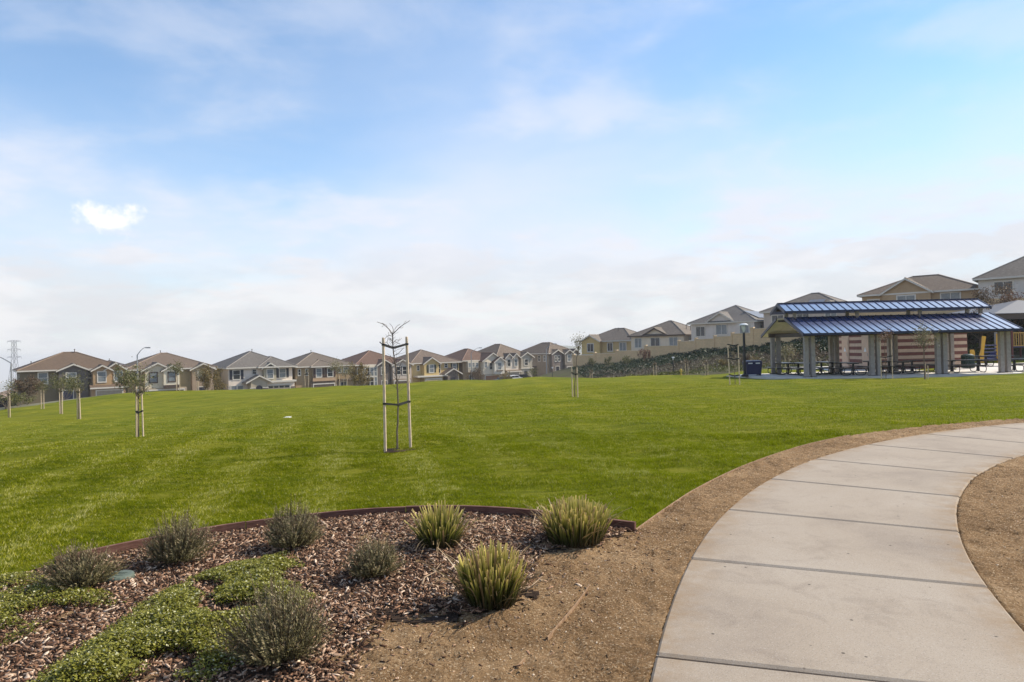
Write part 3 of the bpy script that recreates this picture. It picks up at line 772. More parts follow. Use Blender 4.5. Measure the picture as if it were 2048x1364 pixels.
    def door(s, x, w=1.1, h=2.3, off=0.0, mat=None):
        o = MB().box(x - w / 2 - .12, x - w / 2, off - .06, off + .02, 0, h).box(x + w / 2, x + w / 2 + .12, off - .06, off + .02, 0, h).box(x - w / 2 - .12, x + w / 2 + .12, off - .062, off + .02, h, h + .12).build('door', s.trim, s.root)
        MB().box(x - w / 2, x + w / 2, off - .03, off + .01, 0, h).build('leaf', mat or M_door, o); MB().tube([(x + w * .36, off - .05, 1.0), (x + w * .36, off - .05, 1.2)], .02, 6).build('handle', M_black, o)
    def band(s, x0, x1, z0, z1, y0, y1=.02, mat=None): MB().box(x0, x1, y0, y1, z0, z1).build('trim_band', mat or s.trim, s.root)
    def pent(s, x0, x1, y0, y1, z, rise=.45):      # lean-to roof strip over a garage
        MB().hexa([(x0, y0, z - .14), (x1, y0, z - .14), (x1, y1, z + rise - .14), (x0, y1, z + rise - .14), (x0, y0, z), (x1, y0, z), (x1, y1, z + rise), (x0, y1, z + rise)]).build('garage_roof', s.rm, s.root)
        MB().box(x0 - .02, x1 + .02, y0 - .05, y0 - .004, z - .2, z + .02).build('fascia', s.fm, s.root)
    def pipe(s, x, y, z, h=.5, r_=.06):
        MB().tube([(x, y, z - .3), (x, y, z + h)], r_, 6).tube([(x, y, z + h), (x, y, z + h + .12)], r_ * 1.7, 6).build('vent_pipe', M_vent, s.root)
    def solar(s, x0, x1, zf, y0, y1, z0, z1, n, z_off=.1):
        for k in range(n):
            a, b = x0 + (x1 - x0) * k / n + .03, x0 + (x1 - x0) * (k + 1) / n - .03
            MB().hexa([(a, y0, z0 + z_off), (b, y0, z0 + z_off), (b, y1, z1 + z_off), (a, y1, z1 + z_off), (a, y0, z0 + z_off + .05), (b, y0, z0 + z_off + .05), (b, y1, z1 + z_off + .05), (a, y1, z1 + z_off + .05)]).build('solar_panel', M_solar, s.root)

TH = R(38)
def row_house(label, t0, wall, roof, roof2=None, **k):
    x, y = rowp(t0); return House(label, x, y, row_z(t0 + 6), TH, wall, roof, roof2, group='houses along the street', **k)
ROOF_BR = S(98, 82, 68); ROOF_RED = S(98, 76, 64); ROOF_GR = S(98, 94, 88); ROOF_TAN = S(106, 92, 78)

# leftmost: brown and slate house
h = row_house('leftmost brown house with a dark slate gable and tan two window wing', -6.7, S(98, 88, 68), ROOF_BR); W = 13.6
h.vol(.3, W, 0, 11.5, 0, 5.6); h.hip(.3, W, 0, 11.5, 5.6, 2.6)
h.vol(4.9, 8.7, -.6, .5, 0, 5.45, S(92, 86, 82)); h.gable(4.9, 8.7, -.6, 3.6, 5.45, .85, c=S(92, 86, 82))
h.vol(9.2, W - .05, -1.6, .5, 2.7, 5.35, S(154, 128, 96)); h.gable(9.2, 11.6, -1.9, 3, 5.35, .65, c=S(154, 128, 96)); h.vol(9.2, 11.6, -1.9, -1.59, 2.7, 5.35, S(154, 128, 96)); h.gable(10.9, W, -1.6, 4, 5.38, .95, c=S(154, 128, 96))
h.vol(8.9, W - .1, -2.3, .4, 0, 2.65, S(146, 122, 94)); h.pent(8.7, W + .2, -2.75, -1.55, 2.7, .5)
h.win(3.0, 4.4, 1.05, 1.5); h.win(6.5, 4.35, 1.15, 1.25, -.6); h.win(8.95, 4.75, .75, 1.0, 0); h.win(10.35, 4.3, 1.0, 1.45, -1.9); h.win(12.6, 4.3, 1.0, 1.45, -1.6)
h.garage(9.6, 13.0, 2.15, -2.3); h.door(6.1, 1.2, 2.4, -.6, plain('blue_door', S(40, 48, 74), .5)); h.win(4.0, 4.3, .9, 1.2, .3, 'left'); h.win(8.0, 4.3, .9, 1.2, .3, 'left'); h.pipe(7.6, 5.6, 8.1); h.pipe(1.8, 4.0, 6.3)
# second
h = row_house('second house from left, cream bay windows over a wide dark garage', 7.4, S(128, 118, 92), S(106, 92, 80)); W = 13.0
h.vol(0, W, 0, 12, 0, 5.6); h.hip(0, W, 0, 12, 5.6, 2.55)
h.vol(2.3, 7.4, -1.2, .3, 2.5, 5.4, S(186, 174, 150)); h.gable(2.0, 6.2, -1.2, 4, 5.4, 1.1, c=S(186, 174, 150)); h.vol(4.9, 7.3, -1.75, -1.19, 2.9, 5.3, S(196, 186, 164)); h.gable(4.8, 7.4, -1.75, 3, 5.3, .75, c=S(196, 186, 164)); h.vol(4.95, 7.25, -1.9, -1.2, 2.5, 2.95, None, 'bay_base', M_dtrim)
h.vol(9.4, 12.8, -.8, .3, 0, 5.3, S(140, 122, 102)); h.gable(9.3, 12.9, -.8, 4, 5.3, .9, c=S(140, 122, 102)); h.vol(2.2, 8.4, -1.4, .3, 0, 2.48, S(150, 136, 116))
h.win(3.5, 4.25, 1.0, 1.5, -1.2, trim=M_dtrim, glass=M_glass2); h.win(6.1, 4.25, 1.0, 1.4, -1.75, trim=M_dtrim, glass=M_glass2); h.win(10.6, 4.3, .5, 1.1, -.8); h.win(11.6, 4.3, .5, 1.1, -.8); h.win(1.1, 4.4, .8, 1.2)
h.garage(2.7, 7.9, 2.1, -1.4, M_garaged); h.door(10.9, 1.2, 2.3, -.8); h.pipe(6.0, 6, 8.0);
# third: white
h = row_house('pale grey house with black shutters and an arched entry gable', 22.8, S(198, 185, 170), S(100, 95, 90), S(124, 118, 112)); W = 11.2
h.vol(0, W, 0, 12.5, 0, 5.6); h.hip(0, W, 0, 12.5, 5.6, 2.75); h.vol(-.9, 0.0, 4.5, 12, 0, 5.3, S(128, 118, 98)); h.hip(5.2, W + .05, -.7, 7, 5.58, 1.75)
h.vol(5.8, 8.0, -.75, .3, 2.9, 5.4, S(146, 138, 118)); h.gable(5.7, 8.1, -.75, 3.5, 5.4, .75, c=S(146, 138, 118)); h.vol(5.6, W, -1.0, .2, 0, 2.9); h.band(5.4, W + .25, 2.75, 3.05, -1.35, .0)
h.vol(3.2, 6.0, -1.8, .2, 0, 3.0, S(150, 140, 122)); h.gable(2.6, 6.6, -1.8, .3, 3.0, 1.05, c=S(150, 140, 122)); h.vol(3.1, 3.9, -1.95, -1.79, 0, 1.9, None, 'stone_pier', M_stone); h.vol(5.3, 6.1, -1.95, -1.79, 0, 1.9, None, 'stone_pier', M_stone); h.vol(3.0, 4.0, -2.0, -1.79, 1.9, 2.02, None, 'pier_cap', M_trim); h.vol(5.2, 6.2, -2.0, -1.79, 1.9, 2.02, None, 'pier_cap', M_trim)
a_ = [(4.05, 0), (5.15, 0), (5.15, 1.9)] + [(4.6 + .55 * math.cos(k * math.pi / 8), 1.9 + .5 * math.sin(k * math.pi / 8)) for k in range(1, 8)] + [(4.05, 1.9)]
MB().prism(a_, -1.84, -1.78).build('entry_arch', M_door, h.root)
h.win(1.35, 4.35, 1.1, 1.5, shut=M_shut); h.win(4.4, 4.75, .6, .75); h.win(6.9, 4.3, 1.0, 1.5, -.75); h.win(9.4, 4.35, 1.05, 1.5, shut=M_shut); h.win(.85, 1.75, .85, 1.3, glass=M_glass2); h.win(1.95, 1.75, .85, 1.3, glass=M_glass2)
h.garage(6.4, 10.3, 2.2, -1.0, lights=True); h.vol(10.55, W + .05, -1.12, -.99, 0, 1.9, None, 'stone_pier', M_stone); h.win(6.6, 4.4, .5, 1.2, -.9, 'left'); h.win(7.7, 4.4, .5, 1.2, -.9, 'left'); h.win(9.0, 4.4, .5, 1.2, -.9, 'left'); h.win(7.5, 1.5, .8, 1.3, -.9, 'left'); h.pipe(6, 6.2, 8.2)
# fourth: brown
h = row_house('low brown house with two shuttered windows and a deep shaded garage', 34.6, S(138, 118, 90), S(104, 94, 84)); W = 11.4
h.vol(0, W, 0, 12, 0, 5.55); h.hip(0, W, 0, 12, 5.55, 2.55); h.vol(3.0, 7.4, -.6, .2, 2.7, 5.4, S(128, 112, 92)); h.hip(3.0, 7.4, -.6, 6, 5.5, 1.2); h.band(3.0, 7.4, 2.72, 3.3, -.66, .0, stucco(S(160, 134, 108)))
h.win(4.2, 4.3, .95, 1.5, -.6, shut=M_shutb); h.win(6.4, 4.3, .95, 1.5, -.6, shut=M_shutb); h.win(.7, 4.5, .35, 1.0); h.win(2.1, 4.5, .35, 1.0); h.win(9.8, 4.6, .8, .8); h.win(8.5, 4.6, .6, .7)
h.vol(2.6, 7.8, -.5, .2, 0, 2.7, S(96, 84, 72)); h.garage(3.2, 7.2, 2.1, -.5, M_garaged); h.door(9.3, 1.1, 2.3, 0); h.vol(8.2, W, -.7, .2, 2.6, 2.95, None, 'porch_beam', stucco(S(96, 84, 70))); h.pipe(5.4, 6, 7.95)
# fifth: red roof with stone
h = row_house('red roofed house with a tall white framed window and stone front', 46.6, S(140, 120, 94), ROOF_RED, S(120, 96, 82)); W = 11.4
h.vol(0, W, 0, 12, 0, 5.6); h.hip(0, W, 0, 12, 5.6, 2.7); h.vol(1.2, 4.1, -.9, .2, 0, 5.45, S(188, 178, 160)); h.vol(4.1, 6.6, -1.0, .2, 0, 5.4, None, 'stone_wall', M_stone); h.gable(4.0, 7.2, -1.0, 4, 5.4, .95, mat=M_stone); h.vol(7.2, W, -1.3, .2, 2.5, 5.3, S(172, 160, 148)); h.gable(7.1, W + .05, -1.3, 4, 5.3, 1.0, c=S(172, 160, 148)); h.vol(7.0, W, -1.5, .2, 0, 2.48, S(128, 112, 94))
for z_ in (2.3, 4.2): h.win(1.95, z_, .75, 1.6, -.9); h.win(2.8, z_, .7, 1.6, -.9); h.win(3.6, z_, .5, 1.6, -.9)
h.win(5.2, 4.3, .7, 1.3, -1.0); h.win(8.4, 4.2, .9, 1.5, -1.3); h.win(9.9, 4.2, 1.0, 1.5, -1.3, shut=M_shut); h.garage(7.4, 10.9, 2.1, -1.5, M_garaged); h.door(5.4, 1.1, 2.3, -1.0); h.win(.5, 4.4, .5, 1.0)
# sixth: yellow ochre
h = row_house('ochre yellow house with green shutters and an arched pale garage door', 58.8, S(172, 150, 106), S(104, 90, 78), S(130, 114, 104)); W = 11.6
h.vol(0, W, 0, 12, 0, 5.55); h.hip(0, W, 0, 12, 5.55, 2.7); h.vol(2.4, 5.9, -1.0, .2, 2.9, 5.4, S(178, 156, 110)); h.gable(2.3, 6.0, -1.0, 4, 5.4, 1.15, c=S(178, 156, 110)); h.vol(2.0, 6.6, -1.4, .2, 0, 2.7, S(150, 130, 96)); h.band(.4, 7.6, 2.62, 2.92, -1.7, .0)
h.vol(7.6, 10.2, -1.7, .2, 0, 3.1, None, 'stone_wall', M_stone); h.gable(7.0, 10.8, -1.7, .3, 3.1, 1.0, mat=M_stone); h.win(4.1, 4.3, 1.0, 1.45, -1.0, shut=M_shutg, glass=M_glass2); h.win(6.4, 4.2, .8, 1.7); h.win(8.3, 4.8, .6, .7); h.win(10.4, 4.5, .8, 1.3, shut=M_shutg, glass=M_glass2); h.win(1.5, 4.5, .4, .9); h.win(11.0, 1.5, .6, 1.5)
h.garage(2.5, 6.2, 2.1, -1.4, plain('garage_door_pale', S(186, 168, 138), .6)); MB().box(8.35, 9.45, -1.76, -1.69, 0, 2.3).build('entry_arch', M_door, h.root)
# seventh
h = row_house('tan house with a white gabled wing, right of the ochre house', 71.4, S(140, 122, 98), ROOF_RED, S(116, 96, 82)); W = 9.6
h.vol(0, W, 0, 11, 0, 5.5); h.hip(0, W, 0, 11, 5.5, 2.5); h.vol(.8, 3.6, -.8, .2, 2.9, 5.3, S(170, 160, 142)); h.vol(4.3, 9.4, -1.5, .2, 2.3, 5.3, S(196, 184, 164)); h.gable(4.2, 9.5, -1.5, 4, 5.3, 1.6, c=S(196, 184, 164)); h.vol(6.9, 9.6, -2.2, -1.4, 2.3, 5.0, S(194, 188, 176)); h.gable(6.8, 9.7, -2.2, 2, 5.0, .95, c=S(194, 188, 176)); h.vol(4.4, 9.3, -1.3, .2, 0, 2.28, S(150, 130, 108))
for u in (1.2, 2.2, 3.1): h.win(u, 4.5, .55, .8, -.8)
h.win(5.0, 4.4, .7, 1.2, -1.5); h.win(6.4, 4.1, .7, 1.4, -1.5); h.win(8.2, 4.0, .9, 1.4, -2.2); h.vol(7.3, 9.1, -2.45, -2.2, 2.95, 3.12, None, 'planter_shelf', M_dtrim); h.garage(5.0, 8.8, 2.0, -1.3, plain('garage_door_rust', S(140, 104, 82), .6)); h.door(2.1, 1.1, 2.2, -.1); h.win(3.0, 4.3, .7, 1.1, 0, 'left'); h.win(7.0, 4.3, .7, 1.1, 0, 'left')
# eighth
h = row_house('light grey house with two narrow gables and cars parked in front', 82.0, S(178, 166, 154), ROOF_TAN, S(134, 122, 112)); W = 8.4
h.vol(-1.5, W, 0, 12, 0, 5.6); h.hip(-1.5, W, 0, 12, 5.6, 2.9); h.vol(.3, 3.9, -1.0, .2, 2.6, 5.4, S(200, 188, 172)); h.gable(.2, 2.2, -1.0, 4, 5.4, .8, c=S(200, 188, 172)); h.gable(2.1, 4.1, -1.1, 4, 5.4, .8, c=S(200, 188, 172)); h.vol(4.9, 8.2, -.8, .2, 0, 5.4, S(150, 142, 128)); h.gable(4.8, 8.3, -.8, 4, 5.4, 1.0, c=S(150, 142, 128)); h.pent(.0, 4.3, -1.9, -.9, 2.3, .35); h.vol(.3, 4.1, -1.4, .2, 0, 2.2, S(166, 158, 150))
h.win(1.2, 4.2, .8, 1.4, -1.0); h.win(3.1, 4.2, .8, 1.4, -1.1); h.win(6.4, 4.2, .9, 1.3, -.8, trim=M_trim); h.garage(.7, 3.7, 2.0, -1.4, plain('garage_door_grey', S(166, 160, 156), .6)); h.door(6.2, 1.1, 2.3, -.8); h.band(4.7, 8.4, 2.7, 2.9, -1.0, .0); h.solar(3.6, 7.0, 0, 1.5, 3.8, 6.2, 7.1, 4)
# ninth: end of row
h = row_house('dark taupe house at the end of the street row, its long side in view', 96.0, S(132, 122, 108), ROOF_TAN, S(130, 116, 104)); W = 9.0
h.root.location.z += .3
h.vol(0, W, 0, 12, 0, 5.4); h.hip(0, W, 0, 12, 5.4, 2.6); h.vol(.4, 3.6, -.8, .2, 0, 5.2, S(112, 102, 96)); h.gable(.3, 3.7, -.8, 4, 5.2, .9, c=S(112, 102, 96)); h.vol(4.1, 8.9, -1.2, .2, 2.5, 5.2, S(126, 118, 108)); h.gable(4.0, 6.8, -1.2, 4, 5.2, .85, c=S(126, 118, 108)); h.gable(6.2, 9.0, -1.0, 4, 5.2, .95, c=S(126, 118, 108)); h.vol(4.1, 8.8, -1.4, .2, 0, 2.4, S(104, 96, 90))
h.win(1.5, 4.1, .5, 1.2, -.8); h.win(2.5, 4.1, .5, 1.2, -.8); h.win(5.4, 4.1, 1.0, 1.4, -1.2, glass=M_glass2); h.win(7.7, 4.1, .9, 1.3, -1.2, glass=M_glass2); h.garage(4.6, 8.3, 2.0, -1.4, M_garaged); h.door(2.0, 1.1, 2.2, -.8)
for u in (1.5, 3.5, 6.5): h.win(u, 4.2, .7, 1.3, 0, 'left')
h.vol(-.12, 0, 4.5, 9.5, 0, 2.3, None, 'side_panel', plain('plum_panel', S(70, 52, 58), .7))
# roofs of houses behind the row
for i, (px, Y, zr, w_, lab, c_) in enumerate(((205, 150, 1.0, 9, 'dark roofed house peeping up behind the first two', S(70, 66, 66)), (690, 172, -.4, 11, 'grey roof showing behind the brown house and red roof', ROOF_GR), (10, 190, -6.6, 10, 'small pale house far off at the left edge', S(120, 104, 92)), (-25, 175, -7.2, 10, 'tan roofed house cut off by the left edge', S(128, 110, 96)))):
    p = at(px, 760, Y); h = House(lab, p.x - w_ / 2, Y, zr - 7.4, R(20), S(150, 140, 126), c_, group='houses behind the row')
    h.vol(0, w_, 0, 9, 0, 5.4); h.hip(0, w_, 0, 9, 5.4, 2.0); h.win(2.5, 4.2, 1.0, 1.2); h.win(w_ - 2.5, 4.2, 1.0, 1.2); h.pipe(w_ / 2, 4.5, 7.2)

# ---- houses on the hill, seen from the back
TH2 = R(-42)
def hill_house(label, px, py_eave, Y, wall, roof, roof2=None, eave=5.6, **k):
    p = at(px, py_eave, Y); return House(label, p.x, Y, p.z - eave, k.pop('th', TH2), wall, roof, roof2, group='houses on the hill', **k)
PALE = S(112, 102, 92)
h = hill_house('ochre house with a small gable, lowest of the houses on the hill', 1163, 683, 141, S(164, 142, 102), PALE, S(134, 124, 114)); W = 11.5
h.vol(0, W, .8, 10, 0, 5.6); h.hip(0, W, .8, 10, 5.6, 2.5); h.vol(0, 4.4, 0, 3, 0, 5.6, S(178, 154, 106)); h.gable(0, 4.4, 0, 6, 5.6, 1.15, c=S(178, 154, 106)); h.band(-.1, W + .1, 2.7, 2.95, -.12, 1.0)
h.win(2.2, 4.3, 1.4, 1.5, 0, style='slide'); h.win(6.4, 4.35, 1.1, 1.5, .8, style='slide'); h.win(9.4, 4.35, 1.4, 1.5, .8, style='slide'); h.win(3.0, 4.5, .7, .8, W, 'right'); h.pipe(6, 4.5, 7.6)
h = hill_house('cream house on the hill with brown lower siding, between the ochre and grey ones', 1262, 672, 126, S(190, 178, 160), PALE, S(134, 122, 112), fascia=M_dtrim); W = 10.6
h.vol(0, W, 0, 10, 2.6, 5.6); h.vol(.3, W - .3, .4, 9.7, 0, 2.6, S(110, 92, 74)); h.hip(0, W, 0, 10, 5.6, 2.6); h.gable(2.6, 7.4, -.02, 4.5, 5.6, 1.15, ov=.3)
h.win(1.5, 4.3, 1.3, 1.6, 0, style='slide', glass=M_glass2); h.win(5.0, 4.35, 1.7, 1.5, 0, style='slide'); h.win(8.6, 4.35, 1.5, 1.5, 0, style='slide', glass=M_glass2); h.win(2.0, 4.5, .6, 1.0, W, 'right'); h.win(4.2, 4.5, .6, 1.0, W, 'right'); h.pipe(9, 4, 6.8); h.pipe(9.6, 4.4, 6.6)
h = hill_house('grey house on the hill with sun glinting on its solar roof', 1382, 647, 116, S(184, 176, 168), S(112, 106, 100), S(132, 126, 120)); W = 11.0
h.vol(0, W, 0, 11, 0, 5.6); h.hip(0, W, 0, 11, 5.6, 2.9); h.gable(2.8, 7.6, -.02, 5, 5.6, 1.5, ov=.3); h.vol(8.0, W, -.35, .2, 0, 5.5); h.win(1.7, 4.2, 1.5, 1.5, 0, style='slide'); h.win(5.4, 4.4, 1.8, 1.5, 0, style='slide'); h.win(9.4, 4.3, 1.4, 1.6, -.35, style='slide', glass=M_glass2); h.win(2.2, 4.4, .6, 1.4, W, 'right'); h.win(5.2, 4.4, .5, .7, W, 'right'); h.win(6.4, 4.4, .5, 1.2, W, 'right'); h.band(-.05, W + .05, 2.6, 2.8, -.4, .0)
for k in range(4):
    ya, yb = 2.4 + k * 1.5, 3.85 + k * 1.5; x1_, x0_ = W - .3, W - 2.9; sl = 2.9 / 6.0
    MB().hexa([(x0_, ya, 5.72 + (W + .5 - x0_) * sl), (x1_, ya, 5.72 + (W + .5 - x1_) * sl), (x1_, yb, 5.72 + (W + .5 - x1_) * sl), (x0_, yb, 5.72 + (W + .5 - x0_) * sl), (x0_, ya, 5.77 + (W + .5 - x0_) * sl), (x1_, ya, 5.77 + (W + .5 - x1_) * sl), (x1_, yb, 5.77 + (W + .5 - x1_) * sl), (x0_, yb, 5.77 + (W + .5 - x0_) * sl)]).build('solar_panel', M_solar, h.root)
h = hill_house('pale taupe house rising behind the left end of the shelter roof', 1527, 624, 108, S(172, 160, 148), S(112, 104, 96), S(132, 124, 116)); W = 12.2
h.vol(0, W, 0, 11, 0, 5.6); h.hip(0, W, 0, 11, 5.6, 2.75); h.win(2.2, 4.2, 1.7, 1.5, 0, style='slide'); h.win(6.0, 4.2, 1.7, 1.5, 0, style='slide'); h.win(10, 4.2, 1.5, 1.5, 0, style='slide'); h.solar(6.2, 8.6, 0, .9, 2.6, 6.25, 7.05, 2); h.gable(8.2, 11.6, -.02, 4, 5.6, 1.0, ov=.3)
h = hill_house('tan brown house with a broad gable above the shelter roof', 1722, 589, 94, S(158, 134, 106), S(108, 94, 82), S(128, 114, 102), trim=plain('pale_window_trim', S(206, 200, 190), .6, var=.04), th=R(-40)); W = 13.6
h.vol(0, W, .5, 11, 0, 5.5); h.hip(0, W, .5, 11, 5.5, 2.45); h.vol(2.6, 8.2, 0, 3, 0, 5.5); h.gable(2.6, 8.2, 0, 5.5, 5.5, 1.75); h.win(1.4, 4.1, 1.3, 1.3, .5, style='slide'); h.win(5.4, 4.35, 2.0, 1.4, 0, style='slide', glass=M_glass2); h.win(10.3, 4.35, 2.0, 1.5, .5, style='slide', glass=M_glass2)
for u in (3, 4.2, 5.4): h.win(u, 4.4, .4, .9, W, 'right')
h = hill_house('pale grey house at the right edge, highest on the hill', 1956, 556, 84, S(184, 178, 172), S(112, 104, 96), S(132, 124, 114), trim=plain('pale_window_trim', S(206, 200, 190), .6, var=.04), th=R(-40)); W = 13
h.vol(0, W, 0, 10, 0, 5.5); h.hip(0, W, 0, 10, 5.5, 3.0); h.band(-.06, W + .06, 2.25, 2.5, -.14, .0, stucco(S(180, 172, 160))); h.win(2.5, 4.2, 1.75, 1.45, 0, style='slide'); h.win(6.0, 4.2, 1.75, 1.45, 0, style='slide'); h.win(9.5, 4.2, 1.75, 1.45, 0, style='slide'); h.pipe(5.0, 3.0, 7.3, .25)
p = at(1938, 600, 118); h = House('strip of tan roofed house between the two highest hill houses', p.x - 4, 118, p.z - 6.0, R(-30), S(150, 134, 116), S(150, 126, 106), group='houses on the hill'); h.vol(0, 9, 0, 9, 0, 5.6); h.hip(0, 9, 0, 9, 5.6, 2.0); h.win(4, 4.2, 1.4, 1.4, style='slide')

# ------------------------------------------------------------------ tan wall up the hill
t = NT('tan_block'); t.set(Roughness=.9, Specular_IOR_Level=.15); v = t.coord('Object')
bk = t.n.new('ShaderNodeTexBrick'); bk.inputs['Scale'].default_value = 1.0; bk.inputs['Brick Width'].default_value = .4; bk.inputs['Row Height'].default_value = .2; bk.inputs['Mortar Size'].default_value = .008
sx = t.n.new('ShaderNodeSeparateXYZ'); t.l.new(v, sx.inputs[0]); cx_ = t.n.new('ShaderNodeCombineXYZ'); ad = t.n.new('ShaderNodeMath'); ad.operation = 'SUBTRACT'; t.l.new(sx.outputs[0], ad.inputs[0]); t.l.new(sx.outputs[1], ad.inputs[1]); t.l.new(ad.outputs[0], cx_.inputs[0]); t.l.new(sx.outputs[2], cx_.inputs[1]); t.l.new(cx_.outputs[0], bk.inputs['Vector'])
bk.inputs['Color1'].default_value = S(222, 190, 146); bk.inputs['Color2'].default_value = S(212, 180, 138); bk.inputs['Mortar'].default_value = S(180, 158, 128); t.color(t.mix(t.maprange(t.noise(v, .7, 5), .4, .7, 0, .3), bk.outputs[0], S(178, 156, 124))); M_wall = t.m
wall = tag(empty('boundary_wall'), 'long tan block wall stepping up the hill in front of the hill houses', 'wall')
M_cap = plain('wall_cap', S(218, 198, 166), .85, var=.08)
for i in range(len(WALLP) - 1):
    a, b = np.array(WALLP[i]), np.array(WALLP[i + 1]); L_ = np.linalg.norm((b - a)[:2]); n = max(1, int(round(L_ / 5.5)))
    for k in range(n):
        p, q = a + (b - a) * k / n, a + (b - a) * (k + 1) / n; d = (q - p)[:2] / np.linalg.norm((q - p)[:2]); nn = np.array((d[1], -d[0])) * .1
        zt = p[2] * .55 + q[2] * .45; zb = min(p[2], q[2]) - 2.6; e0, e1 = p[:2] + d * .17, q[:2] - d * .17
        m = MB(); m.hexa([(e0[0] + nn[0], e0[1] + nn[1], zb), (e1[0] + nn[0], e1[1] + nn[1], zb), (e1[0] - nn[0], e1[1] - nn[1], zb), (e0[0] - nn[0], e0[1] - nn[1], zb), (e0[0] + nn[0], e0[1] + nn[1], zt), (e1[0] + nn[0], e1[1] + nn[1], zt), (e1[0] - nn[0], e1[1] - nn[1], zt), (e0[0] - nn[0], e0[1] - nn[1], zt)]); m.build('wall_panel', M_wall, wall)
        n2 = nn * 1.5; m = MB(); m.hexa([(e0[0] + n2[0], e0[1] + n2[1], zt + .003), (e1[0] + n2[0], e1[1] + n2[1], zt + .003), (e1[0] - n2[0], e1[1] - n2[1], zt + .003), (e0[0] - n2[0], e0[1] - n2[1], zt + .003), (e0[0] + n2[0], e0[1] + n2[1], zt + .07), (e1[0] + n2[0], e1[1] + n2[1], zt + .07), (e1[0] - n2[0], e1[1] - n2[1], zt + .07), (e0[0] - n2[0], e0[1] - n2[1], zt + .07)]); m.build('coping', M_cap, wall)
        zp = max(zt, p[2]) + .14; mm = MB(); cs = [p[:2] + d * s_ * .17 + nn * u_ * 1.7 for s_, u_ in ((-1, 1), (1, 1), (1, -1), (-1, -1))]
        mm.hexa([(c_[0], c_[1], zb) for c_ in cs] + [(c_[0], c_[1], zp) for c_ in cs]); po = mm.build('pilaster', M_wall, wall)
        cs = [p[:2] + d * s_ * .22 + nn * u_ * 2.2 for s_, u_ in ((-1, 1), (1, 1), (1, -1), (-1, -1))]; mm = MB(); mm.hexa([(c_[0], c_[1], zp + .003) for c_ in cs] + [(c_[0], c_[1], zp + .11) for c_ in cs]); mm.build('pilaster_cap', M_cap, po)

# ------------------------------------------------------------------ street, lamps, cars
def strip(name, t0, t1, o0, o1, dz, mat, kind='structure'):
    n = 60; vs = []; fs = []
    for i in range(n + 1):
        tt = t0 + (t1 - t0) * i / n
        for o__ in (o0, o1): x, y = rowp(tt, o__); vs.append((x, y, max(G(x, y), row_z(tt) - .15) + dz))
        if i: fs.append((2 * i - 2, 2 * i - 1, 2 * i + 1, 2 * i))
    return tag(MB().add(vs, fs).build(name, mat), kind=kind)
strip('street', -40, 135, 8.0, 17.5, .06, M_asphalt)
strip('pavement', -40, 135, 5.9, 7.8, .17, M_kerb); strip('pavement', -40, 135, 17.7, 19.4, .17, M_kerb)
strip('kerb', -40, 135, 7.8, 8.0, .17, M_kerb); strip('kerb', -40, 135, 17.5, 17.7, .17, M_kerb)
def street_lamp(px, py_top, Y, label, arm=(1.0, .0), reach=2.0, h=8.3):
    p = at(px, py_top, Y); root = empty('street_lamp', (p.x, p.y, p.z - h)); tag(root, label, 'street lamp', 'street lamps')
    MB().tube([(0, 0, -.6), (0, 0, 2.5), (0, 0, h - 1.1)], [.12, .10, .075], 8).build('pole', M_galv, root); MB().lathe([(.2, -.6), (.2, .25), (.13, .3)], (0, 0), 8).build('base', M_galv, root)
    ax, ay = arm; pts = [(ax * reach * f, ay * reach * f, h - 1.15 + 1.05 * math.sin(f * math.pi / 2)) for f in (0, .2, .4, .65, .85, 1)]; MB().tube(pts, [.06, .055, .05, .045, .04, .035], 6).build('arm', M_galv, root)
    ex, ey, ez = pts[-1]; hd = MB(); a = Vector((ax, ay, 0)); s_ = Vector((-ay, ax, 0)); c_ = Vector((ex, ey, ez))
    P = [c_ + a * f + s_ * w_ + Vector((0, 0, z_)) for z_ in (-.09, .06) for f, w_ in ((-.1, -.08), (.65, -.16), (.65, .16), (-.1, .08))]; hd.hexa(P); hb = hd.build('lamp_head', M_galv, root)
    P = [c_ + a * f + s_ * w_ + Vector((0, 0, z_)) for z_ in (-.12, -.092) for f, w_ in ((.15, -.1), (.58, -.12), (.58, .12), (.15, .1))]; MB().hexa(P).build('lens', M_white, hb)
street_lamp(22, 706, 78, 'street lamp at the left edge with its arm reaching out of the picture', (-1, 0), 2.6, 8.2)
street_lamp(274, 694, 96, 'street lamp between the first and second house', (.85, .3), 1.2, 8.4)
street_lamp(942, 695, 140, 'street lamp in front of the tan house with the white gable', (.9, .1), 1.8, 8.3)
street_lamp(1092, 687, 150, 'street lamp before the taupe house at the end of the row', (.9, .1), 1.9, 8.0)
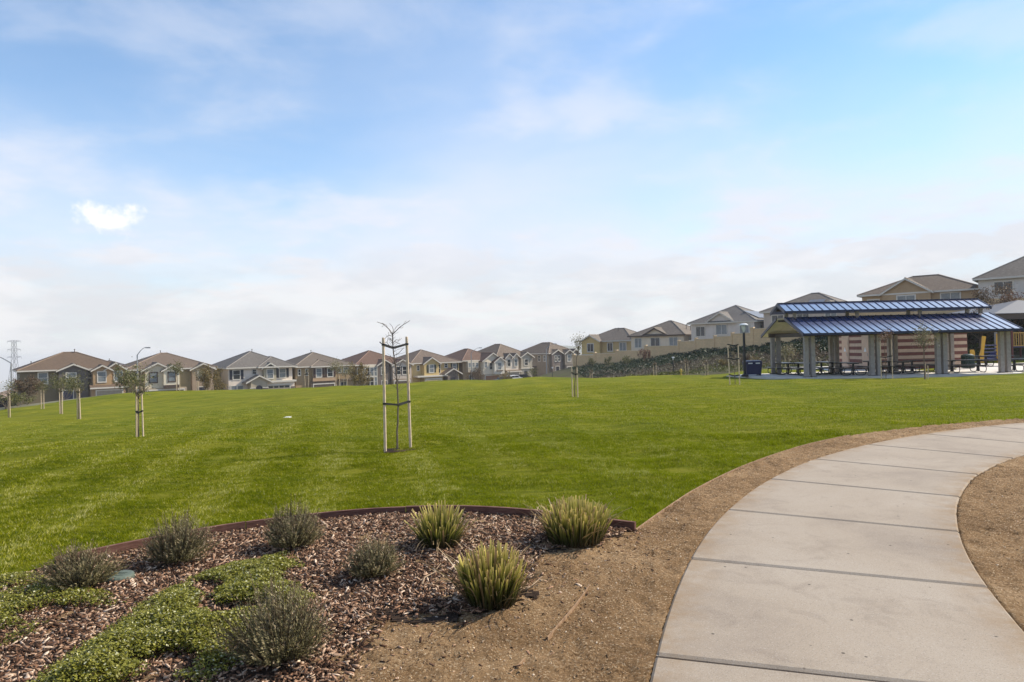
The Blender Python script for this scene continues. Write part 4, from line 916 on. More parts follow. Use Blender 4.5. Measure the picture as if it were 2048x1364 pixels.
def car(px, Y, z, rz, body, label, L=4.6):
    p = at(px, 757, Y); root = empty('parked_car', (p.x, Y, z), rz); tag(root, label, 'car', 'cars parked on the street'); H = 1.5
    prof = [(-L / 2, .35), (-L / 2, .85), (-L / 2 + .25, .95), (-L * .28, 1.0), (-L * .16, 1.45), (L * .20, 1.48), (L * .36, 1.0), (L / 2 - .1, .92), (L / 2, .7), (L / 2, .35)]
    b = MB(); b.prism(prof, -.88, .88, 'y'); bo = b.build('body', body, root)
    for sd in (-1, 1):
        MB().prism([(-L * .255, 1.02), (-L * .15, 1.38), (.05, 1.40), (.05, 1.02)], sd * .882, sd * .894, 'y').build('window', M_glass, root); MB().prism([(.12, 1.02), (.12, 1.40), (L * .19, 1.40), (L * .31, 1.02)], sd * .882, sd * .894, 'y').build('window', M_glass, root)
        for xx in (-L * .31, L * .31):
            w_ = MB(); w_.tube([(xx, sd * .72, .33), (xx, sd * .92, .33)], .33, 14); wo = w_.build('wheel', M_black, root); MB().tube([(xx, sd * .921, .33), (xx, sd * .935, .33)], .2, 12).build('rim', M_galv, wo)
        MB().box(L / 2 - .02, L / 2 + .02, sd * .62 - .15, sd * .62 + .15, .66, .8).build('headlight', M_white, root); MB().box(-L / 2 - .02, -L / 2 + .02, sd * .66 - .14, sd * .66 + .14, .72, .88).build('tail_light', plain('tail_red', (.3, .01, .01, 1), .3), root)
CARZ = lambda px, Y: max(G((px - 1024) / FPX * Y, Y), -5.9) + .05
cb = plain('car_black', (.02, .02, .024, 1), .25, var=0, spec=.6); cw = plain('car_white', S(222, 222, 220), .3, var=0)
car(1008, 142, CARZ(1008, 142) + .2, TH, cb, 'dark parked car before the light grey house'); car(1024, 146, CARZ(1024, 146) + .25, TH, cw, 'white parked car between dark ones on the street'); car(1041, 149, CARZ(1041, 149) + .3, TH, cb, 'dark parked car nearest the end house')
# dark fence at the left edge
p0 = at(-60, 822, 62); fe = tag(empty('board_fence', (p0.x, p0.y, p0.z), R(20)), 'dark stained board fence at the left edge below the lawn', 'fence')
bd = MB().box(0, .19, 0, .025, -.9, 1.05).mesh('board', M_darkfence)
for k in range(18): link('board', bd, fe, (k * .2, random.uniform(-.006, .006), random.uniform(-.02, .02)))
MB().box(-.1, 3.7, .03, .08, .3, .4).box(-.1, 3.7, .03, .08, .8, .9).build('rail', M_darkfence, fe)

# ------------------------------------------------------------------ transmission tower and far hill
p = at(28, 681, 650); hT = 46.0; tw = tag(empty('transmission_tower', (p.x, p.y, p.z - hT)), 'tall steel lattice transmission tower far off at the left', 'pylon'); m = MB()
M_steel = plain('pylon_steel', S(96, 98, 104), .6, metal=.3, var=.05)
lv = [(0, 4.6), (9, 3.5), (18, 2.5), (26, 1.8), (32, 1.55), (37, 1.5), (42, 1.4), (46, 1.3)]
for (z0, w0), (z1, w1) in zip(lv[:-1], lv[1:]):
    cs0 = [Vector((sx_ * w0, sy_ * w0, z0)) for sx_, sy_ in ((-1, -1), (1, -1), (1, 1), (-1, 1))]; cs1 = [Vector((sx_ * w1, sy_ * w1, z1)) for sx_, sy_ in ((-1, -1), (1, -1), (1, 1), (-1, 1))]
    for k in range(4):
        k2 = (k + 1) % 4; m.tube([cs0[k], cs1[k]], .16, 4, False); m.tube([cs0[k], cs1[k2]], .08, 3, False); m.tube([cs0[k2], cs1[k]], .08, 3, False); m.tube([cs1[k], cs1[k2]], .08, 3, False)
m.build('lattice', M_steel, tw)
for z0, wd in ((45.4, 6.4), (37.5, 6.2), (30.5, 6.8)):
    a_ = MB()
    for sg in (-1, 1):
        tip = Vector((sg * wd, 0, z0))
        for yy in (-1.3, 1.3):
            for zz in (-.8, .9): a_.tube([(sg * 1.4, yy, z0 + zz), tip], .09, 3, False)
        for f in (.35, .7): a_.tube([(sg * (1.4 + (wd - 1.4) * f), -1.3 * (1 - f), z0 - .8 * (1 - f)), (sg * (1.4 + (wd - 1.4) * f), 1.3 * (1 - f), z0 + .9 * (1 - f))], .07, 3, False)
        a_.tube([tip, tip - Vector((0, 0, 1.8))], .1, 4)
    a_.build('cross_arm', M_steel, tw)
t = NT('far_hill'); t.set(Roughness=1.0, Specular_IOR_Level=0.0); t.color(t.ramp(t.noise(t.coord('Object'), .004, 5), [(.3, (.10, .12, .08, 1)), (.7, (.15, .15, .09, 1))])); M_hill = t.m
hx = np.linspace(-900, 1500, 90); hy = np.linspace(2300, 3900, 30); HX, HY = np.meshgrid(hx, hy)
def bump_(x, y, cx, cy, sx_, sy_, a): return a * np.exp(-((x - cx) / sx_) ** 2 - ((y - cy) / sy_) ** 2)
HZ = -165 + np.maximum.reduce([bump_(HX, HY, 205, 2900, 330, 420, 174), bump_(HX, HY, 620, 3050, 420, 380, 160), bump_(HX, HY, 1100, 3200, 420, 420, 165)]) + rough_noise(HX, HY, 180, 3) * 6
i_ = np.arange(HX.size).reshape(HX.shape); q = np.stack([i_[:-1, :-1], i_[:-1, 1:], i_[1:, 1:], i_[1:, :-1]], -1).reshape(-1, 4)
link('hills', np_mesh('hills', np.stack([HX, HY, HZ], -1).reshape(-1, 3), q, M_hill, smooth=True))['kind'] = 'structure'
# ------------------------------------------------------------------ picnic shelter
PX, PY, PZ = 16.93, 40.0, -.52
t = NT('pad_concrete'); t.set(Roughness=.8); v = t.coord('Object'); t.color(t.ramp(t.noise(v, 1.5, 6), [(.3, S(186, 180, 172)), (.7, S(208, 202, 194))])); M_pad = t.m
pad = [(13.9, 45.0), (15.4, 42.0), (16.4, 39.9), (33, 39.7), (40, 41.5), (46, 45), (46, 56), (36, 57.5), (22.5, 57.5), (22.3, 48.4), (15.4, 46.4)]
tag(MB().prism(pad, PZ - .6, PZ, 'z').build('picnic_pad', M_pad), kind='structure')
t = NT('blue_metal_roof'); t.set(Metallic=.0, Roughness=.35, Specular_IOR_Level=.5); v = t.coord('Object')
t.color(t.ramp(t.noise(v, 2.0, 4), [(.3, (.030, .095, .34, 1)), (.7, (.040, .115, .40, 1))])); gl = t.n.new('ShaderNodeBsdfGlossy'); gl.inputs['Color'].default_value = (1.0, .90, .76, 1); gl.inputs['Roughness'].default_value = .24; mx = t.n.new('ShaderNodeMixShader'); mx.inputs[0].default_value = .68; t.l.new(t.p.outputs[0], mx.inputs[1]); t.l.new(gl.outputs[0], mx.inputs[2]); t.l.new(mx.outputs[0], t.out.inputs[0]); M_blue = t.m
M_navy = plain('navy_seam', (.012, .020, .055, 1), .35, metal=.2, var=.1)
M_ceil = plain('tan_ceiling', S(238, 226, 196), .8, var=.1)
M_post = plain('weathered_post', S(150, 142, 136), .8, var=.15, scale=6, bump=.3)
M_beam = plain('dark_beam', S(76, 66, 60), .75, var=.12)
sh = tag(empty('picnic_shelter', (PX, PY, PZ)), 'open picnic shelter with a two tier blue standing seam metal roof on paired posts', 'picnic shelter')
LX, LY = 12.67, 6.8; EZ, TZ, TY = 2.54, 3.61, 2.75; UX0, UX1, UEZ, URZ, UY = -.17, 12.4, 3.96, 4.49, 2.2; RY = 3.4
NP = 27; pw = LX / NP
def slope_panel(y0, z0, y1, z1, w, th=.025):
    return MB().hexa([(.012, y0, z0), (w - .012, y0, z0), (w - .012, y1, z1), (.012, y1, z1), (.012, y0, z0 + th), (w - .012, y0, z0 + th), (w - .012, y1, z1 + th), (.012, y1, z1 + th)])
def seam(y0, z0, y1, z1): return MB().hexa([(-.024, y0, z0), (.024, y0, z0), (.024, y1, z1), (-.024, y1, z1), (-.02, y0, z0 + .06), (.02, y0, z0 + .06), (.02, y1, z1 + .06), (-.02, y1, z1 + .06)])
up = (UX1 - UX0) / NP
for y0, z0, y1, z1, x0, w in ((0, EZ, TY, TZ, 0, pw), (LY, EZ, LY - TY, TZ, 0, pw), (UY, UEZ, RY - .01, URZ, UX0, up), (LY - UY, UEZ, RY + .01, URZ, UX0, up)):
    pm = slope_panel(y0, z0, y1, z1, w).mesh('roof_panel', M_blue); sm = seam(y0, z0, y1, z1).mesh('seam', M_navy)
    for k in range(NP): link('roof_panel', pm, sh, (x0 + k * w, 0, 0))
    for k in range(NP + 1): link('seam', sm, sh, (x0 + k * w, 0, 0))
def ceil_(y0, z0, y1, z1, x0, x1, mat=None): MB().hexa([(x0, y0, z0 - .09), (x1, y0, z0 - .09), (x1, y1, z1 - .09), (x0, y1, z1 - .09), (x0, y0, z0 - .004), (x1, y0, z0 - .004), (x1, y1, z1 - .004), (x0, y1, z1 - .004)]).build('ceiling', mat or M_ceil, sh)
ceil_(.05, EZ + .02, TY, TZ, .05, LX - .05); ceil_(LY - .05, EZ + .02, LY - TY, TZ, .05, LX - .05); ceil_(UY + .04, UEZ + .018, RY - .01, URZ, UX0 + .05, UX1 - .05, M_navy); ceil_(LY - UY - .04, UEZ + .018, RY + .01, URZ, UX0 + .05, UX1 - .05, M_navy)
def bar(x0, x1, y0, y1, z0, z1, name='beam', mat=M_beam): MB().box(x0, x1, y0, y1, z0, z1).build(name, mat, sh)
bar(-.03, LX + .03, -.05, -.003, EZ - .09, EZ + .045, 'fascia', M_navy); bar(-.03, LX + .03, LY + .003, LY + .05, EZ - .09, EZ + .045, 'fascia', M_navy); bar(UX0 - .03, UX1 + .03, UY - .05, UY - .003, UEZ - .07, UEZ + .04, 'fascia', M_navy); bar(UX0 - .03, UX1 + .03, LY - UY + .003, LY - UY + .05, UEZ - .07, UEZ + .04, 'fascia', M_navy)
def rake(x, y0, z0, y1, z1): MB().hexa([(x - .025, y0, z0 - .13), (x + .025, y0, z0 - .13), (x + .025, y1, z1 - .13), (x - .025, y1, z1 - .13), (x - .025, y0, z0 + .05), (x + .025, y0, z0 + .05), (x + .025, y1, z1 + .05), (x - .025, y1, z1 + .05)]).build('fascia', M_navy, sh)
for x in (-.03, LX + .03): rake(x, 0, EZ, TY, TZ); rake(x, LY, EZ, LY - TY, TZ)
for x in (UX0 - .03, UX1 + .03): rake(x, UY, UEZ, RY, URZ); rake(x, LY - UY, UEZ, RY, URZ)
bar(UX0, UX1, RY - .07, RY + .07, URZ + .02, URZ + .085, 'ridge_cap', M_navy)
PCX = (.62, 4.5, 8.4, 12.15)
for yy in (.8, LY - .8):
    bar(.2, LX - .2, yy - .10, yy + .10, 2.42, 2.70)
    for x in PCX:
        for dx in (-.19, .19): MB().box(x + dx - .115, x + dx + .115, yy - .12, yy + .12, 0, 2.415).build('post', M_post, sh)
        MB().box(x - .36, x + .36, yy - .17, yy + .17, 0, .03).build('base_plate', M_black, sh)
for x in PCX:
    bar(x - .08, x + .08, .91, LY - .91, 2.40, 2.62, 'tie_beam')
    for yy in (TY + .02, LY - TY - .02): MB().box(x - .09, x + .09, yy - .07, yy + .07, 3.35, 4.05).build('clerestory_post', M_post, sh)
    bar(x - .06, x + .06, TY, LY - TY, 3.92, 4.05, 'tie_beam')
for yy in (TY + .02, LY - TY - .02): bar(.1, LX - .3, yy - .06, yy + .06, 3.38, 3.5); bar(.0, UX1 - .1, yy - .06, yy + .06, 4.052, 4.14)

# picnic tables
M_ttop = plain('table_coating', (.030, .032, .040, 1), .28, var=.15, spec=.6); M_tleg = plain('table_frame', (.010, .011, .014, 1), .45, var=.1)
def table_proto():
    top = MB(); 
    for k in range(5): y0 = -.38 + k * .154; top.box(-1.15, 1.15, y0, y0 + .144, .72, .765)
    bench = MB().box(-1.15, 1.15, -.14, -.005, .42, .46).box(-1.15, 1.15, .005, .14, .42, .46)
    leg = MB().box(-.04, .04, -.05, .05, .04, .715); leg.box(-.03, .03, -.72, .72, .355, .405); leg.box(-.035, .035, -.34, .34, .68, .718)
    for s in (-1, 1): leg.tube([(0, s * y, z) for y, z in ((.10, .36), (.12, .14), (.2, .04), (.36, .02), (.56, .02), (.72, .06), (.78, .18), (.76, .33), (.70, .40))], .026, 6)
    return top.mesh('table_top', M_ttop), bench.mesh('bench', M_ttop), leg.mesh('leg_frame', M_tleg)
TT, TBn, TL = table_proto()
def table(px, Y, rz, label):
    x = (px - 1024) / FPX * Y; root = empty('picnic_table', (x, Y, PZ), rz); tag(root, label, 'picnic table', 'picnic tables under and beside the shelter')
    link('table_top', TT, root)
    for s in (-1, 1): link('bench', TBn, root, (0, s * .72, 0)); link('leg_frame', TL, root, (s * .78, 0, 0))
for a in ((1566, 45.2, R(88), 'picnic table furthest left under the shelter'), (1606, 43.6, R(92), 'picnic table behind the front left pair of posts'), (1652, 44.6, R(90), 'picnic table seen end on, just right of the front left posts'), (1692, 42.4, R(90), 'picnic table seen end on before the restroom doors'), (1748, 44.2, R(90), 'picnic table half hidden behind the second pair of posts'), (1790, 42.8, R(90), 'picnic table behind the stakes of the reddish tree'), (1846, 44.2, R(2), 'broadside picnic table behind the pale leaved tree'), (1928, 42.3, R(-2), 'broadside sunlit picnic table between the two right pairs of posts'), (1936, 50.5, R(3), 'picnic table furthest back, left of the yellow climber'), (2052, 42.0, R(0), 'picnic table cut off by the right edge'), (1992, 50, R(0), 'picnic table before the playground, behind the right posts')): table(*a)

# restroom with striped block bands
rx0, rx1, ry0, ry1 = 25.5, 32.3, 49.0, 54.0
rr0 = tag(empty('restroom_building', (rx0, ry0, PZ)), 'restroom block striped in red brown and tan masonry bands behind the tables', 'restroom'); RW, RD = rx1 - rx0, ry1 - ry0
t = NT('red_block'); t.set(Roughness=.9); t.color(t.ramp(t.noise(t.coord('Object'), 4, 5), [(.3, S(110, 68, 60)), (.7, S(128, 82, 73))])); M_rb = t.m
t = NT('tan_split_block'); t.set(Roughness=.9); t.color(t.ramp(t.noise(t.coord('Object'), 4, 5), [(.3, S(192, 162, 138)), (.7, S(208, 180, 155))])); M_tb = t.m
for k in range(12):
    z0, z1 = k * .235, (k + 1) * .235 - .006; e = .012 if k % 2 == 0 else 0; MB().box(-e, RW + e, -e, RD + e, z0, z1).build('block_course', M_rb if k % 2 == 0 else M_tb, rr0)
for yc in (.72, 3.75):
    d = MB().box(-.05, -.014, yc - .55, yc + .55, 0, 2.5).build('door_surround', M_tb, rr0); MB().box(-.075, -.052, yc - .46, yc + .46, .02, 2.15).build('door_leaf', plain('restroom_door', S(206, 172, 146), .6, var=.08), d); MB().tube([(-.12, yc - .36, .95), (-.12, yc - .36, 1.2)], .018, 6).build('handle', M_galv, d)
    MB().prism([(yc - .17, 1.27), (yc + .17, 1.27), (yc, 1.60)], -.09, -.078, 'x').build('triangle_sign', M_white, d)
m = MB()
for k in range(64):
    a, b = -.45 + k * (RW + .9) / 64, -.45 + (k + 1) * (RW + .9) / 64; hgt = .045 if k % 2 else 0
    m.hexa([(a, -.6, 2.84 + hgt), (b, -.6, 2.84 + hgt), (b, RD + .4, 3.25 + hgt), (a, RD + .4, 3.25 + hgt), (a, -.6, 2.88 + hgt), (b, -.6, 2.88 + hgt), (b, RD + .4, 3.29 + hgt), (a, RD + .4, 3.29 + hgt)])
m.build('corrugated_roof', plain('galvanised_sheet', S(206, 206, 206), .35, metal=.4, var=.05), rr0)

# park lamps
M_opal = plain('opal_lens', S(214, 216, 214), .3, var=.03)
def park_lamp(px, py, Y, label, h=2.75, z=None):
    p = at(px, py, Y); root = empty('park_lamp', (p.x, Y, (p.z if z is None else z))); tag(root, label, 'park lamp', 'park lamps'); s = h / 2.75
    MB().lathe([(.0, .0), (.22 * s, .0), (.22 * s, .10 * s), (.12 * s, .16 * s), (.085 * s, .2 * s), (.075 * s, h)], (0, 0), 12).build('pole', M_black, root)
    lh = MB()
    for k in range(4): a = k * math.pi / 2 + .4; lh.tube([(.05 * s * math.cos(a), .05 * s * math.sin(a), h - .02), (.17 * s * math.cos(a), .17 * s * math.sin(a), h + .24 * s), (.20 * s * math.cos(a), .20 * s * math.sin(a), h + .46 * s)], .014 * s, 5)
    lh.build('lantern_frame', M_galv, root); MB().lathe([(.0, h + .05 * s), (.07 * s, h + .05 * s), (.12 * s, h + .2 * s), (.13 * s, h + .42 * s), (0, h + .43 * s)], (0, 0), 12).build('lens', M_opal, root)
    MB().lathe([(.0, h + .60 * s), (.16 * s, h + .58 * s), (.28 * s, h + .50 * s), (.285 * s, h + .46 * s), (.0, h + .455 * s)], (0, 0), 16).build('cap', plain('lamp_cap', S(196, 200, 200), .4, var=.03), root)
park_lamp(1490, 756, 43.3, 'black post lamp with a pale disc cap beside the dark bin', z=PZ)
p = at(1347, 752, 68); park_lamp(1347, 752, 68, 'small black lamp with a white top at the foot of the bank', 1.55)
park_lamp(1105, 757, 100, 'tiny white topped lamp near the end of the street row', 1.35)
p = at(1362, 752, 62.5); hy = empty('fire_hydrant', (p.x, 62.5, G(p.x, 62.5))); tag(hy, 'small yellow hydrant right of the lamp at the bank', 'hydrant'); M_hyd = plain('hydrant_yellow', S(200, 170, 70), .5)
MB().lathe([(.11, -.05), (.11, .05), (.08, .07), (.08, .38), (.1, .4), (.09, .5), (.03, .56), (0, .57)], (0, 0), 10).build('body', M_hyd, hy); MB().tube([(-.14, 0, .33), (.14, 0, .33)], .04, 8).build('nozzle', M_hyd, hy)
# dark blue bin with lids
x = (1503 - 1024) / FPX * 44.6; bn = tag(empty('recycling_bin', (x, 44.6, PZ)), 'wide dark blue bin with pale labels standing behind the lamp post', 'bin'); M_bin = plain('navy_plastic', (.018, .020, .065, 1), .45, var=.1)
MB().hexa([(-.46, -.3, .06), (.46, -.3, .06), (.46, .3, .06), (-.46, .3, .06), (-.52, -.36, .72), (.52, -.36, .72), (.52, .36, .72), (-.52, .36, .72)]).build('body', M_bin, bn)
for s in (-1, 1): MB().hexa([(s * .26 - .25, -.38, .725), (s * .26 + .25, -.38, .725), (s * .26 + .25, .38, .725), (s * .26 - .25, .38, .725), (s * .26 - .24, -.36, .79), (s * .26 + .24, -.36, .79), (s * .26 + .24, .30, .83), (s * .26 - .24, .30, .83)]).build('lid', M_bin, bn)
for s in (-1, 1): MB().hexa([(s * .24 - .14, -.354, .64), (s * .24 + .14, -.354, .64), (s * .24 + .14, -.33, .64), (s * .24 - .14, -.33, .64), (s * .24 - .14, -.366, .70), (s * .24 + .14, -.366, .70), (s * .24 + .14, -.33, .70), (s * .24 - .14, -.33, .70)]).build('label_plate', M_white, bn)
for sx_ in (-.4, .4): MB().box(sx_ - .05, sx_ + .05, -.28, .28, 0, .06).build('foot', M_black, bn)
bn.scale = (1.0, 1.0, 1.18)
x = (1934 - 1024) / FPX * 47; tb = tag(empty('litter_bin', (x, 47, PZ)), 'dark green round litter bin between the tables at the right', 'litter bin'); M_gb = plain('green_bin', (.012, .035, .03, 1), .5)
m = MB()
for k in range(18):
    a = k * 2 * math.pi / 18; m.box(.36 * math.cos(a) - .03, .36 * math.cos(a) + .03, .36 * math.sin(a) - .03, .36 * math.sin(a) + .03, .06, .84)
m.build('slats', M_gb, tb); MB().lathe([(.33, .04), (.34, .8), (.40, .84), (.38, .92), (.2, 1.0), (.0, 1.0)], (0, 0), 18).build('liner', M_gb, tb)

# playground
M_yel = plain('yellow_plastic', S(196, 150, 48), .4, var=.06); M_pblue = plain('play_blue', S(44, 50, 92), .45, var=.06); M_maroon = plain('play_maroon', S(96, 48, 44), .5, var=.08); M_tanp = plain('play_tan', S(170, 136, 72), .5, var=.08)
PGY = 56.0
def pgx(px, Y=PGY): return (px - 1024) / FPX * Y
gz0 = PZ + .02
pc = tag(empty('climber', (pgx(1980), PGY, gz0)), 'yellow curved climber with dark blue rungs in the playground', 'playground climber')
for s, top in ((-1, 2.15), (1, 2.3)):
    prof = [(s * .75 - .2, 0), (s * .75 + .16, 0), (s * .72 + .16, 1.0), (s * .58 + .22, top), (s * .58 - .05, top + .05), (s * .62 - .14, 1.1), (s * .72 - .22, .55)]; MB().prism(prof, -.06, .06).build('side_panel', M_yel, pc)
for k in range(5): MB().tube([(-.62, 0, .3 + k * .28), (.62, 0, .3 + k * .28)], .05, 8).build('rung', M_pblue, pc)
MB().prism([(-1.5, 0), (-1.15, 0), (-1.12, .85), (-1.2, 1.1), (-1.48, 1.1)], .2, .3).build('entry_panel', M_yel, pc)
pl = tag(empty('play_tower', (pgx(2032, 58), 58, gz0)), 'play tower with tan barred railing and dark blue posts at the right edge', 'playground tower')
for dx in (-1.0, 1.0):
    for dy in (-.9, .9): MB().tube([(dx, dy, 0), (dx, dy, 2.9)], .075, 8).build('post', M_maroon, pl)
MB().box(-1.05, 1.05, -.95, .95, 1.18, 1.28).build('deck', M_pblue, pl)
for k in range(10): MB().box(-.9 + k * .195, -.84 + k * .195, -.95, -.90, 1.35, 2.35).build('baluster', M_tanp, pl)
MB().box(-.95, .95, -.97, -.89, 2.352, 2.44).build('rail', M_tanp, pl); MB().box(-.95, .95, -.968, -.892, 1.282, 1.348).build('rail', M_tanp, pl)
MB().hexa([(-2.6, -.5, .05), (-2.6, .5, .05), (-1.07, .5, 1.12), (-1.07, -.5, 1.12), (-2.6, -.5, .2), (-2.6, .5, .2), (-1.07, .5, 1.27), (-1.07, -.5, 1.27)]).build('slide', M_pblue, pl)
# grey shade roof further right
sx0, sx1, sy0, sy1, sez, sap = 40.2, 52.0, 57.5, 68, 3.55, 4.9
sr = tag(empty('shade_roof', (sx0, sy0, 0)), 'grey hipped shade roof at the right edge below the highest house', 'shade roof'); cx_, cy_ = (sx1 - sx0) / 2, (sy1 - sy0) / 2
M_sgrey = plain('grey_metal_sheet', S(92, 92, 97), .6, metal=.1, var=.06)
c4 = [(0, 0, sez), (sx1 - sx0, 0, sez), (sx1 - sx0, sy1 - sy0, sez), (0, sy1 - sy0, sez)]
for k in range(4): a, b = c4[k], c4[(k + 1) % 4]; MB().add([a, b, (cx_, cy_, sap), (a[0], a[1], sez - .05), (b[0], b[1], sez - .05), (cx_, cy_, sap - .05)], [(0, 1, 2), (5, 4, 3), (0, 3, 4, 1), (1, 4, 5, 2), (2, 5, 3, 0)]).build('roof_sheet', M_sgrey, sr)
MB().box(.1, sx1 - sx0 - .1, .1, .3, sez - .5, sez - .06).build('beam', M_beam, sr); MB().box(.1, .3, .31, sy1 - sy0 - .3, sez - .5, sez - .06).build('beam', M_beam, sr)
for dx in (.6, sx1 - sx0 - .6):
    for dy in (.6, sy1 - sy0 - .6): MB().box(dx - .12, dx + .12, dy - .12, dy + .12, G(sx0 + dx, sy0 + dy) - .1, sez - .06).build('post', M_post, sr)

# ------------------------------------------------------------------ haze
if HAZE > 0:
    hz = MB().box(-4400, 4400, -2400, 5000, -172, 26).build('haze', None); tag(hz, 'thin pale haze over the whole valley', 'haze', kind='stuff')
    mt = bpy.data.materials.new('haze_air'); mt.use_nodes = True; n_ = mt.node_tree.nodes; n_.clear(); oo = n_.new('ShaderNodeOutputMaterial'); pv = n_.new('ShaderNodeVolumePrincipled'); pv.inputs['Color'].default_value = (.93, .95, .98, 1); pv.inputs['Density'].default_value = HAZE; pv.inputs['Anisotropy'].default_value = .0
    mt.node_tree.links.new(pv.outputs[0], oo.inputs['Volume']); hz.data.materials.append(mt)
# ------------------------------------------------------------------ bed plants
M_lav = leafmat('lavender_leaf', [(0, (.035, .034, .014, 1)), (.5, (.175, .148, .060, 1)), (.85, (.31, .255, .125, 1)), (1, (.42, .31, .20, 1))], .15)
M_lavstem = plain('lavender_stem', S(92, 78, 58), .9, var=.3, scale=20)
def lavender(px, py, w, h, label, seed, dens=1.0):
    r = np.random.default_rng(seed); c = flat(px, py); root = empty('lavender_bush', (c.x, c.y, .043), r.uniform(0, 6))
    tag(root, label, 'shrub', 'lavender bushes in the mulch bed')
    lob = r.uniform(0, 6.28, 3); ns = int(560 * dens); vs, fs, lv, lr = [], [], [], []
    stems = MB()
    for i in range(ns):
        a = r.uniform(0, 6.283); el = math.acos(r.uniform(.08, 1.0)); rad = w / 2 * math.sin(el); top = h * (math.cos(el) * .75 + .25) * r.uniform(.72, 1.08)
        sc = 1 + .14 * math.sin(a + lob[0]) + .10 * math.sin(2 * a + lob[1]) + .07 * math.sin(5 * a + lob[2]); shoot = r.random() < .09; top *= (.85 + .2 * sc) * (1.14 if shoot else 1); rr = rad * r.uniform(.72, 1.15) * sc; b = Vector((math.cos(a) * .05 * r.random(), math.sin(a) * .05 * r.random(), 0))
        e = Vector((math.cos(a + r.normal(0, .2)) * rr, math.sin(a + r.normal(0, .2)) * rr, top))
        m1 = b.lerp(e, .5) + Vector((math.cos(a), math.sin(a), 0)) * (.10 * rad) + Vector((0, 0, .02 - .12 * rad))
        pts = [b, b.lerp(m1, .6), m1, m1.lerp(e, .55), e]
        if i % 3 == 0: stems.tube(pts, [.0028, .0024, .002, .0016, .0008], 3, False)
        flower = r.random() < .42
        if shoot: stems.tube(pts[2:], [.002, .0018, .0012], 3, False)
        for k in range(8 if shoot else 24):
            s = r.uniform(.22, 1.0) ** .7; j = min(int(s * 4), 3); q = pts[j].lerp(pts[j + 1], s * 4 - j)
            dr = (pts[j + 1] - pts[j]).normalized(); sd = Vector((r.normal(), r.normal(), r.normal())); sd = (sd - dr * sd.dot(dr)).normalized()
            L = r.uniform(.012, .03) * (1.0 if s < .8 else .65); d2 = (dr * .8 + sd * .75).normalized(); wd = d2.cross(sd).normalized() * .0021
            q1 = q + d2 * L; lv += [tuple(q - wd), tuple(q + wd), tuple(q1)]
            lr.append(min(1, max(0, (.30 + r.normal(0, .16) + (.32 if s > .82 else 0) + (.22 if flower and s > .82 else 0)))))
    stems.build('stems', M_lavstem, root)
    vv = np.array(lv); link('leaves', np_mesh('leaves', vv, np.arange(len(vv)).reshape(-1, 3), M_lav, {'rnd': ('FACE', np.array(lr))}), root)
lavender(160, 1186, .48, .28, 'leftmost lavender bush, between the lawn and the pale green ground cover', 1)
lavender(355, 1136, .52, .34, 'round grey green lavender bush against the timber edging, second from left', 2)
lavender(582, 1106, .52, .35, 'lavender bush at the bend of the edging with bare twigs below it', 3)
lavender(562, 1336, .50, .38, 'nearest lavender bush at the bottom of the picture, in the ground cover', 4, 1.2)
lavender(746, 1166, .40, .26, 'smallest lavender bush, alone in the middle of the bark mulch', 5, .75)

t = NT('strap_leaf'); t.set(Roughness=.45, Specular_IOR_Level=.4)
g = t.attr('along'); rn = t.attr('rnd')
c1 = t.ramp(g, [(0, (.060, .040, .018, 1)), (.25, (.034, .040, .010, 1)), (.6, (.130, .138, .022, 1)), (.84, (.42, .38, .080, 1)), (1, (.72, .56, .20, 1))])  # straw tips are leaf colour; sunlit top and shaded base are painted in
c2 = t.ramp(g, [(0, (.05, .03, .015, 1)), (.4, (.16, .12, .05, 1)), (1, (.36, .24, .12, 1))])
c = t.mix(t.maprange(rn, .72, .8, 0, 1), c1, c2); c = t.mix(t.maprange(rn, 0, .5, .4, 0), c, (.04, .055, .012, 1)); t.color(c); t.translucent(c, .25); M_strap = t.m
def strap_tuft(px, py, w, h, label, seed, n=380, droop=.5, spread=1.0):
    r = np.random.default_rng(seed); c = flat(px, py); root = empty('strap_leaf_clump', (c.x, c.y, .036), 0)
    tag(root, label, 'plant', 'clipped strap leaved clumps in the bed')
    def blades(n, dead):
        vv, ff, al, rn = [], [], [], []
        for i in range(n):
            a = r.uniform(0, 6.283); k = math.sqrt(r.random()); rb = k * w * .34
            b = Vector((math.cos(a) * rb, math.sin(a) * rb, 0)); a2 = a + r.normal(0, .35)
            if dead: L = h * r.uniform(.6, 1.25); lean = r.uniform(.95, 1.6)
            else: L = h * r.uniform(.62, 1.12) * (1.05 - .28 * k); lean = (.06 + .62 * k * k * spread) + r.normal(0, .13)
            wd = r.uniform(.008, .017) * (.6 if dead else 1); out = Vector((math.cos(a2), math.sin(a2), 0)); p = b.copy(); base = len(vv); rv = r.random() * (.7 if not dead else 1); rv = .9 if dead or r.random() < .14 else rv
            tw = r.uniform(0, 6.283); side = Vector((math.cos(tw), math.sin(tw), 0)); side = (side - out * side.dot(out) * .2).normalized()
            nseg = 5
            for s in range(nseg + 1):
                f = s / nseg; ww = wd * (1.0 if f < .7 else 1.0 - (f - .7) * .9)
                vv += [tuple(p - side * ww / 2), tuple(p + side * ww / 2)]; al += [f, f]
                ang = lean * (.45 + .75 * f * droop * (2 if dead else 1)); p = p + (out * math.sin(ang) + Vector((0, 0, math.cos(ang)))) * (L / nseg)
                if p.z < .006: p.z = .006
                if s < nseg: q = base + s * 2; ff.append((q, q + 1, q + 3, q + 2)); rn.append(rv)
        return np_mesh('blade', np.array(vv), np.array(ff), M_strap, {'along': ('POINT', np.array(al)), 'rnd': ('FACE', np.array(rn))})
    link('leaf_blades', blades(n, False), root); link('dead_blades', blades(int(n * .2), True), root)
